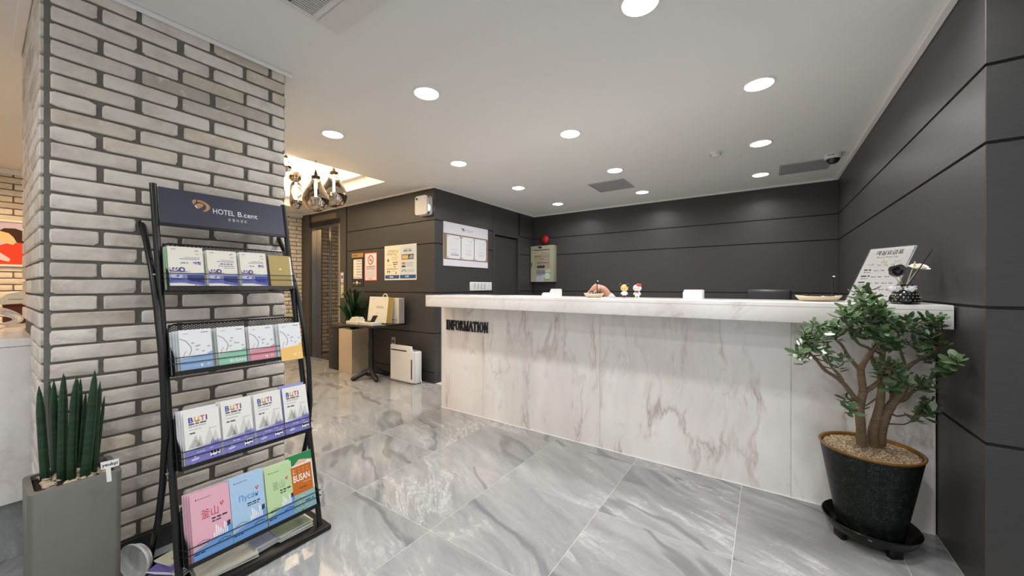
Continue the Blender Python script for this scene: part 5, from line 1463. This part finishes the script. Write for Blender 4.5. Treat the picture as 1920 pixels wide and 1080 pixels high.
t = thing('alarm_cabinet', 'beige fire alarm control cabinet with knobs and stickers on the back wall', 'control cabinet', mtx=frame((-3.365, YB - .001, 1.278), (1, 0, 0), (0, 0, 1)))
CW, CH, CD = .44, .615, .125
BEI = M('beige_enamel', (.36, .34, .255), .4, grain=.04)
m = MB(); m.box((0, 0, 0), (CW, CH, CD - .02), .004, 2); build('case', m, BEI, t)
m = MB()
wx0, wy0, wx1, wy1 = .055, .225, CW - .075, CH - .065
for a, b_ in (((0, 0, CD - .019), (CW, wy0, CD)), ((0, wy1, CD - .019), (CW, CH, CD)), ((0, wy0, CD - .019), (wx0, wy1, CD)), ((wx1, wy0, CD - .019), (CW, wy1, CD))): m.box(a, b_, .001)
dr = build('door', m, BEI, t)
m = MB(); m.box((wx0, wy0, CD - .0195), (wx1, wy1, CD - .016)); pl = build('panel_plate', m, M('panel_plate', (.33, .29, .21), .45), t)
p = Print(CD - .0157)
for j, y in enumerate((wy1 - .045, wy1 - .08, wy1 - .118)):
    for i in range(10 if j != 1 else 5):
        x = wx0 + .014 + i * .029; p.rect(x, y, x + .018, y + .014, '#d9d4c6' if j < 2 else '#8f7b3c'); p.rect(x + .004, y - .010, x + .014, y - .002, '#2a2622')
p.rect(wx0 + .16, wy1 - .118, wx0 + .185, wy1 - .106, '#e9e7dc'); p.rect(wx0 + .22, wy1 - .118, wx0 + .245, wy1 - .106, '#e9e7dc'); p.words(wx0 + .07, wx0 + .28, wy0 + .095, .012, '#2f2b25', 4); p.words(wx0 + .1, wx0 + .2, wy0 + .16, .010, '#5d5544', 6); p.up(); p.build('print', pl)
for i in range(3):
    m = MB(); m.lathe([(.021, 0), (.021, .010), (.017, .018), (0, .019)], 18, (wx0 + .095 + i * .05, wy0 + .035, CD - .0158)); build('knob', m, BLACKP, t)
m = MB(); m.lathe([(.04, 0), (.038, .003), (0, .003)], 20, (.185, CH - .030, CD + .0002), 1, .42); build('emblem', m, BLACKP, t)
m = MB(); m.box((.016, .26, CD + .0002), (.028, .335, CD + .006), .001); build('lock', m, BLACKP, t)
p = Print(CD + .0004); p.rect(.115, .125, .285, .205, '#777c88'); p.rect(.115, .008, .255, .118, '#b9bccb'); p.rect(.285, .165, .385, .205, '#b7b9a6'); p.disc(.325, .095, .056, '#bfd3c4', 24); p.up(); p.rect(.115, .100, .225, .112, '#5a5f8e')
for k in range(4): p.words(.125, .245, .08 - .019 * k, .007, '#7b7f9a', k)
p.words(.13, .27, .15, .01, '#5d626e', 3); p.ring(.325, .095, .05, .054, '#5f8f78', 22); p.disc(.31, .10, .006, '#3f5a4c', 8); p.disc(.338, .095, .006, '#3f5a4c', 8); p.rect(.305, .036, .35, .046, '#2f6a52'); p.build('sticker_print', dr)
t = thing('alarm_bell', 'round red fire alarm bell on the back wall above the beige cabinet', 'alarm bell', mtx=frame((-3.125, YB - .001, 2.005), (1, 0, 0), (0, 0, 1)))
m = MB(); m.lathe([(0, 0), (.045, 0), (.045, .025), (0, .025)], 20); build('base', m, BLACKP, t)
m = MB(); m.lathe([(.070, .026), (.072, .032), (.068, .050), (.052, .068), (.028, .078), (0, .080)], 32); build('gong', m, M('red_enamel', (.42, .012, .015), .25, coat=.4), t)
m = MB(); m.lathe([(.010, .080), (.010, .085), (0, .087)], 12); build('centre_nut', m, STEEL, t)

# ================================================================== THINGS ON THE COUNTER
ZT1 = ZT + .0006
def card_box(x, y, rz, w_, d_, h, lab, nm='card_stack', n=0):
    t = thing(nm, lab, 'card holder', (x, y, ZT1), rz)
    m = MB(); m.box((-w_ / 2, -d_ / 2, 0), (w_ / 2, -d_ / 2 + .002, h * .8)); m.box((-w_ / 2, d_ / 2 - .002, 0), (w_ / 2, d_ / 2, h)); m.box((-w_ / 2, -d_ / 2 + .002, 0), (w_ / 2, d_ / 2 - .002, .002)); m.box((-w_ / 2, -d_ / 2 + .002, .002), (-w_ / 2 + .002, d_ / 2 - .002, h * .8)); m.box((w_ / 2 - .002, -d_ / 2 + .002, .002), (w_ / 2, d_ / 2 - .002, h * .8)); build('holder', m, WHITEP, t)
    for k in range(4):
        m = MB(); m.box((-w_ / 2 + .004, -d_ / 2 + .006 + k * (d_ - .012) / 4, .0025), (w_ / 2 - .004, -d_ / 2 + .004 + (k + 1) * (d_ - .012) / 4, h * (1.0 + .06 * (k % 2)))); build('card', m, PAPER, t)
    return t
card_box(-1.425, 2.60, .02, .115, .06, .030, 'low white card holder on the counter in front of the alarm cabinet')
card_box(-1.425, 2.70, .02, .085, .05, .058, 'taller white card holder just behind the low one on the counter')
card_box(-.405, 2.74, -.05, .118, .07, .056, 'white card holder standing alone on the middle of the counter')
def tray(x, y, rz, w_, lab, pole, side):
    t = thing('pen_tray', lab, 'tray', (x, y, ZT1), rz)
    m = MB(); n = 28; k = .42
    def ov(a, z, s_): return [m.v((a * w_ / 2 * math.cos(2 * PI * i / n), a * w_ * k * math.sin(2 * PI * i / n) * s_, z + .005 * abs(math.cos(2 * PI * i / n)) ** 3 * (z > .01))) for i in range(n)]
    rs_ = [ov(.78, .004, 1), ov(.92, .014, 1), ov(1.0, .026, 1), ov(.97, .0275, 1), ov(.88, .016, 1), ov(.74, .010, 1)]
    for a, b in zip(rs_[:-1], rs_[1:]):
        for i in range(n): m.f([a[i], a[(i + 1) % n], b[(i + 1) % n], b[i]], True)
    m.f(rs_[0][::-1]); m.f(rs_[-1])
    build('dish', m, M('cream_ceramic', (.66, .55, .38), .35), t)
    for sx in (-1, 1):
        m = MB(); m.box((sx * w_ * .22 - .004, -w_ * .18, 0), (sx * w_ * .22 + .004, w_ * .18, .006)); build('foot', m, M('cream_ceramic', (.66, .55, .38), .35), t)
    m = MB(); q = random.Random(int(w_ * 1e4))
    for i in range(30): 
        a = q.uniform(0, 6.28); r_ = math.sqrt(q.random()); m.blob((r_ * w_ * .33 * math.cos(a), r_ * w_ * .26 * math.sin(a), .026 + q.uniform(0, .006)), (.0085, .0085, .006), 6, 4)
    stuff(build('pebbles', m, M('dark_glass_beads', (.02, .02, .025), .15), t))
    m = MB(); m.tube([(side * w_ * .30, 0, .012), (side * w_ * .30, 0, pole)], .0038, 8); build('pen_stand', m, BLACKP, t)
    m = MB(); m.tube([(side * w_ * .30, 0, pole), (side * w_ * .30 + .010, 0, pole + .001)], .003, 8); build('pen_tip', m, WHITEP, t)
    m = MB(); m.tube([(side * w_ * .30 + .01, 0, pole), (side * w_ * .30 + .022, 0, pole - .012), (side * w_ * .30 + .027, 0, pole * .55), (side * w_ * .30 + .024, .01, .03)], .0008, 5); build('cord', m, BLACKP, t)
tray(-1.055, 2.60, 0, .150, 'cream oval tray with a black pen stand beside the two small figurines', .120, .55)
tray(.235, 2.655, 0, .205, 'larger cream oval tray with a black pen stand at the price list end', .135, 1.0)
t = thing('paper_sheets', 'thin white paper sheets lying flat at the left part of the counter', 'paper', (-1.75, 2.66, ZT1), .05)
for k in range(2):
    m = MB(); m.box((-.15, -.10, 0), (.15, .10, .0008)); build('sheet', m, PAPER, t, Matrix.Translation((k * .05, k * .02, k * .0009)) @ Matrix.Rotation(k * .12, 4, 'Z'))

def figurine(x, y, rz, lab, head, body, extra):
    t = thing('figurine', lab, 'figurine', (x, y, ZT1), rz, 'small doll figurines on the counter')
    m = MB(); m.blob((0, 0, .071), (.0275, .0235, .024), 18, 12); build('head', m, M('fig_' + head[0], head[1], .3), t)
    m = MB(); m.lathe([(0, .018), (.017, .018), (.0165, .03), (.012, .046), (.008, .05), (0, .051)], 16, (0, 0, 0), 1, .8); bo = build('torso', m, M('fig_' + body[0], body[1], .35), t)
    for s in (-1, 1):
        m = MB(); m.tube([(s * .0075, 0, .020), (s * .008, 0, .008), (s * .0085, -.002, .0)], [.0065, .006, .0068], 8); build('leg', m, M('fig_' + extra['leg'][0], extra['leg'][1], .35), t)
        m = MB(); m.tube([(s * .012, 0, .044), (s * .020, -.003, .033), (s * .022, -.005, .027)], [.0045, .0045, .004], 8); build('arm', m, M('fig_' + body[0], body[1], .35), t)
        m = MB(); m.blob((s * .010, -.0218, .067), .0022, 8, 6); build('eye', m, BLACKP, t)
    return t
t = figurine(-.828, 2.60, 0, 'small doll figurine with yellow head, black hair buns and pink shoes on the counter', ('yellow', (.72, .52, .20)), ('white', (.8, .79, .76)), {'leg': ('black', (.02, .02, .02))})
for s in (-1, 1):
    m = MB(); m.blob((s * .026, -.004, .090), (.012, .011, .0115), 12, 8); build('hair_bun', m, BLACKP, t)
    m = MB(); m.blob((s * .010, -.004, .004), (.010, .012, .0042), 10, 6); build('shoe', m, M('fig_pink', (.72, .22, .32), .35), t)
t = figurine(-.71, 2.50, 0, 'small white doll figurine with a red beret and dark bow tie on the counter', ('white', (.8, .79, .76)), ('white', (.8, .79, .76)), {'leg': ('white', (.8, .79, .76))})
m = MB(); m.blob((.011, -.004, .090), (.018, .019, .0105), 14, 8, .25, 2); build('beret', m, M('fig_red', (.55, .02, .02), .4), t)
m = MB(); 
for s in (-1, 1): m.prism([(0, .0), (s * .010, .006), (s * .010, -.006)], -.003, .003, 'y')
build('bow_tie', m, M('fig_dark_red', (.2, .02, .02), .4), t, Matrix.Translation((0, -.0125, .045)))

# room price list in an acrylic stand
BL = Vector((.352, 2.640, ZT1 + .002))
xd = Vector((.097, -.122, 0)).normalized(); back = Vector((.7828, .6224, 0)); yd = (back * .145 + Vector((0, 0, .275))).normalized()
FP = frame(BL, xd, yd)
t = thing('price_list_stand', 'leaning acrylic stand with the white room price list at the right counter end', 'sign stand', mtx=FP)
PW_, PH2 = .205, .308
m = MB(); m.box((0, 0, .0015), (PW_, PH2, .0035)); pp = build('price_sheet', m, ink('#e6e5e3'), t)
m = MB(); m.box((-.004, -.001, .004), (PW_ + .004, PH2 + .004, .0065)); build('front_pane', m, M('acrylic', (1, 1, 1), .02, trans=1.0, ior=1.2), t)
m = MB(); m.box((-.004, -.001, -.003), (PW_ + .004, PH2 + .004, .001)); build('back_pane', m, M('teal_acrylic_edge', (.55, .66, .64), .1), t)
m = MB(); inv = FP.to_3x3().inverted(); bk = inv @ (back * .13 + Vector((0, 0, -.002)))
top_ = Vector((0, PH2 * .62, -.004)); ft = inv @ (back * .20); 
m.f([m.v((PW_ * .3, top_.y, -.0045)), m.v((PW_ * .7, top_.y, -.0045)), m.v((PW_ * .7 + ft.x, ft.y + .002, ft.z)), m.v((PW_ * .3 + ft.x, ft.y + .002, ft.z))]); build('strut', m, M('teal_acrylic_edge', (.55, .66, .64), .1), t)
p = Print(.0036); p.text('객실요금표', PW_ / 2, PH2 - .036, .020, '#2b2b30', 'c', bold=True); p.text('Room Price List', PW_ / 2, PH2 - .056, .011, '#3a3a42', 'c')
for i in range(12): y = PH2 - .072 - i * .0182; p.rect(.012, y, PW_ - .012, y + .0006, '#b9bdd0')
for x in (.065, .098, .131, .164): p.rect(x, .03, x + .0006, PH2 - .072, '#c5c8d6')
p.text('구 분', .025, PH2 - .098, .010, '#44444c'); p.text('비수기', .085, PH2 - .085, .008, '#44444c'); p.text('성수기', .145, PH2 - .085, .008, '#44444c')
for i, s in enumerate(('주중', '주말', '주중', '주말')): p.text(s, .070 + .033 * i, PH2 - .103, .008, '#33333b')
for i in range(5):
    y = PH2 - .128 - i * .0364; p.words(.016, .060, y, .0085, '#3c3c46', i); p.words(.02, .055, y - .013, .005, '#77778a', i + 9)
    for k in range(4): p.words(.069 + .033 * k, .092 + .033 * k, y - .004, .005, '#77778a', i * 4 + k)
p.build('print', pp)

# diffuser vase with black and white paper flowers
VX, VY = .526, 2.442
t = thing('flower_vase', 'small black dotted vase with organza bow holding paper flowers by the price list', 'vase', (VX, VY, ZT1))
m = MB(); m.lathe([(0, 0), (.045, 0), (.053, .010), (.052, .030), (.040, .055), (.028, .068), (.026, .084), (.030, .090), (.026, .090), (.022, .083), (0, .08)], 28); build('body', m, M('black_vase', (.006, .006, .007), .15, coat=.3), t)
m = MB()
for k in range(24):
    a = -2.6 + (k % 8) * .3 + .15 * ((k // 8) % 2); z = .018 + (k // 8) * .014; r_ = .0527 - max(0, z - .030) * .5
    m.blob((r_ * math.cos(a), r_ * math.sin(a), z), .0017, 6, 4)
stuff(build('dots', m, M('white_dots', (.8, .8, .8), .4), t))
m = MB()
for s in (-1, 1):
    for k in range(2): m.blob((s * .024 - .012, -.028 - .004 * k, .076 - .008 * k), (.020, .006, .010), 12, 8, .8, s + 3 + k)
build('organza_bow', m, M('organza', (.74, .74, .75), .6), t)
def flower(c, nrm, r_, col, nm, stem0, stemcol, seed):
    q = random.Random(seed); nrm = Vector(nrm).normalized(); o1 = nrm.orthogonal().normalized(); o2 = nrm.cross(o1)
    f = MB(); f.sm = True
    c = Vector(c)
    fl = None
    m = MB(); m.tube([Vector(stem0), Vector(stem0).lerp(c, .5) + Vector((0, 0, .002)), c], .0017, 6); st = build(nm + '_stem', m, stemcol, t)
    for k in range(9):
        a = k * 2.4 + q.uniform(-.2, .2); rr = r_ * (1.0 if k < 5 else .72); tilt = .35 if k < 5 else .95
        u = o1 * math.cos(a) + o2 * math.sin(a); s_ = nrm.cross(u)
        m = MB(); m.sm = True; g = []
        for i in range(4):
            fr = i / 3; wv = rr * .62 * math.sin(PI * (.12 + .80 * fr)); cen = c + u * rr * fr * math.cos(tilt * fr) + nrm * rr * fr * math.sin(tilt) * (.35 + .5 * fr)
            g.append([m.v(cen - s_ * wv + nrm * .18 * wv), m.v(cen), m.v(cen + s_ * wv + nrm * .18 * wv)])
        for i in range(3):
            for j in range(2): m.f([g[i][j], g[i][j + 1], g[i + 1][j + 1], g[i + 1][j]])
        build('petal', m, col, st)
STK = M('pale_reed', (.68, .62, .48), .6); PETW = M('ivory_petal', (.78, .74, .66), .6); PETB = M('black_petal', (.012, .010, .012), .6)
flower((-.030, -.040, .150), (-.25, -.75, .35), .034, PETB, 'black_flower', (-.004, 0, .08), STK, 1)
flower((.040, -.020, .160), (.15, -.35, .9), .042, PETW, 'white_flower', (.004, 0, .08), STK, 2)
wl_ = (atd(1748, 468, 1.44) - Vector((VX, VY, ZT1))); wl_.x = min(wl_.x, XR - VX - .012)
for i, (e_, mt_, nm) in enumerate(((wl_, BLACKP, 'black_reed'), (Vector((.030, -.02, .195)), STK, 'reed'), (Vector((-.075, -.025, .21)), STK, 'reed'))):
    m = MB(); m.tube([(.0, 0, .06), tuple(e_)], .0019, 6); build(nm, m, mt_, t)

# office chair behind the counter
t = thing('office_chair', 'black leather office chair behind the counter, only its rounded backrest showing', 'chair', (.02, 4.70, 0))
LE = M('black_leather', (.04, .04, .043), .32, grain=.1)
m = MB(); m.box((-.20, .19, .62), (.20, .25, 1.168), .045, 5); build('backrest', m, LE, t)
m = MB(); m.box((-.24, -.25, .44), (.24, .24, .53), .03, 4); build('seat', m, LE, t)
m = MB(); m.box((-.03, .20, .46), (.03, .245, .66), .005, 2); build('back_support', m, BLACKP, t)
m = MB(); m.tube([(0, 0, .10), (0, 0, .44)], .025, 12); build('gas_post', m, STEEL, t)
for k in range(5):
    a = 2 * PI * k / 5; m = MB(); m.tube([(0, 0, .11), (.28 * math.cos(a), .28 * math.sin(a), .075)], [.028, .016], 8); lg = build('leg', m, BLACKP, t)
    m = MB(); m.lathe([(0, -.012), (.028, -.012), (.030, 0), (.028, .012), (0, .012)], 14); build('caster', m, BLACKP, lg, Matrix.Translation((.28 * math.cos(a), .28 * math.sin(a), .0305)) @ Matrix.Rotation(a, 4, 'Z') @ Matrix.Rotation(PI / 2, 4, 'X'))
for s in (-1, 1):
    m = MB(); m.tube([(s * .25, -.12, .50), (s * .27, -.12, .68), (s * .27, .10, .69), (s * .25, .16, .52)], .016, 8); build('armrest', m, BLACKP, t)

# ================================================================== PERSON BENT BEHIND THE COUNTER, ONE HAND RAISED
def skin_body(name, joints, bones, mat_, parent=None, sub=2):
    me = bpy.data.meshes.new(name); idx = {k: i for i, k in enumerate(joints)}
    me.from_pydata([joints[k][0] for k in joints], [(idx[a], idx[b]) for a, b in bones], [])
    o = link(name, me, parent); me.materials.append(mat_)
    md = o.modifiers.new('skin', 'SKIN'); md.use_smooth_shade = True
    for k, i in idx.items():
        r = joints[k][1]; sv = me.skin_vertices[0].data[i]; sv.radius = (r, r) if not hasattr(r, '__len__') else r; sv.use_root = (i == 0)
    s_ = o.modifiers.new('sub', 'SUBSURF'); s_.levels = sub; s_.render_levels = sub
    return o
HX, HY, HZ = -1.300, 3.30, 1.165         # wrist bend of the raised hand
t = thing('person', 'person bent down behind the counter with one bare hand and white cuff raised', 'person', (0, 0, 0))
J = {'pelvis': ((-1.02, 4.10, .88), (.15, .12)), 'waist': ((-1.04, 3.93, .93), (.13, .11)), 'chest': ((-1.06, 3.72, .95), (.15, .115)), 'neck': ((-1.08, 3.52, .95), .058), 'head0': ((-1.09, 3.43, .92), (.075, .085)), 'head1': ((-1.10, 3.36, .87), (.085, .10)), 'head2': ((-1.10, 3.31, .81), (.07, .08)),
     'shr': ((-.90, 3.62, .95), .066), 'elr': ((-.86, 3.40, .80), .046), 'wrr': ((-.92, 3.22, .76), .032), 'hdr': ((-.94, 3.15, .75), (.036, .018)),
     'shl': ((-1.24, 3.62, .97), .066), 'ell': ((-1.10, 3.37, .955), .046), 'fal': ((-1.165, 3.325, 1.06), .040), 'wrl': ((-1.215, 3.305, 1.135), .034), 'wr2': ((-1.245, 3.30, 1.180), (.036, .040)), 'pal': ((-1.285, 3.292, 1.195), (.032, .043)), 'kn': ((-1.335, 3.285, 1.175), (.022, .044)),
     'hipr': ((-.92, 4.12, .84), .098), 'knr': ((-.90, 4.02, .48), .062), 'anr': ((-.90, 4.12, .09), .042), 'ftr': ((-.90, 3.97, .045), .040), 'hipl': ((-1.12, 4.12, .84), .098), 'knl': ((-1.14, 4.02, .48), .062), 'anl': ((-1.14, 4.12, .09), .042), 'ftl': ((-1.14, 3.97, .045), .040)}
Bn = [('pelvis', 'waist'), ('waist', 'chest'), ('chest', 'neck'), ('neck', 'head0'), ('head0', 'head1'), ('head1', 'head2'), ('chest', 'shr'), ('shr', 'elr'), ('elr', 'wrr'), ('wrr', 'hdr'), ('chest', 'shl'), ('shl', 'ell'), ('ell', 'fal'), ('fal', 'wrl'), ('wrl', 'wr2'), ('wr2', 'pal'), ('pal', 'kn'),
      ('pelvis', 'hipr'), ('hipr', 'knr'), ('knr', 'anr'), ('anr', 'ftr'), ('pelvis', 'hipl'), ('hipl', 'knl'), ('knl', 'anl'), ('anl', 'ftl')]
for i, (dy, L1) in enumerate(((-.030, .030), (-.010, .036), (.010, .034), (.029, .027))):     # four fingers bent down from the knuckles
    a = 'f%d' % i
    J[a + 'a'] = ((-1.352, 3.285 + dy, 1.165), .0098); J[a + 'b'] = ((-1.372 - L1 * .3, 3.280 + dy, 1.165 - L1 * .9), .0092); J[a + 'c'] = ((-1.366 - L1 * .2, 3.277 + dy, 1.150 - L1 * 1.7), .0082)
    Bn += [('kn', a + 'a'), (a + 'a', a + 'b'), (a + 'b', a + 'c')]
J['t0'] = ((-1.285, 3.252, 1.165), .0135); J['t1'] = ((-1.315, 3.232, 1.135), .0105); J['t2'] = ((-1.335, 3.228, 1.110), .009)
Bn += [('pal', 't0'), ('t0', 't1'), ('t1', 't2')]
SKIN = M('skin', (.56, .30, .20), .5, grain=.06)
skin_body('body', J, Bn, SKIN, t)
CLW = M('white_shirt', (.62, .64, .68), .8)
def grow(k, f): r = J[k][1]; return (J[k][0], tuple(x * f for x in r) if hasattr(r, '__len__') else r * f)
jj = {k: grow(k, 1.14) for k in ('pelvis', 'waist', 'chest', 'shr', 'elr', 'wrr', 'shl', 'ell', 'fal')}
jj['fal'] = ((-1.214, 3.306, 1.135), .046)
skin_body('shirt', jj, [('pelvis', 'waist'), ('waist', 'chest'), ('chest', 'shr'), ('shr', 'elr'), ('elr', 'wrr'), ('chest', 'shl'), ('shl', 'ell'), ('ell', 'fal')], CLW, t)
jj = {k: grow(k, 1.13) for k in ('pelvis', 'hipr', 'knr', 'anr', 'hipl', 'knl', 'anl')}
skin_body('trousers', jj, [('pelvis', 'hipr'), ('hipr', 'knr'), ('knr', 'anr'), ('pelvis', 'hipl'), ('hipl', 'knl'), ('knl', 'anl')], M('dark_trousers', (.02, .02, .025), .8), t)
m = MB(); m.blob((-1.10, 3.395, .93), (.088, .10, .085), 16, 10, .1, 3); build('hair', m, M('black_hair', (.015, .012, .010), .5), t)
for s in (-1, 1):
    m = MB(); m.blob((-1.10 + s * .035, 3.268, .835), (.011, .007, .008), 8, 6); build('eye', m, BLACKP, t)
    m = MB(); m.blob((-1.10 + s * .090, 3.37, .86), (.010, .022, .030), 8, 6); build('ear', m, SKIN, t)
m = MB(); m.blob((-1.10, 3.245, .81), (.014, .020, .020), 8, 6); build('nose', m, SKIN, t)
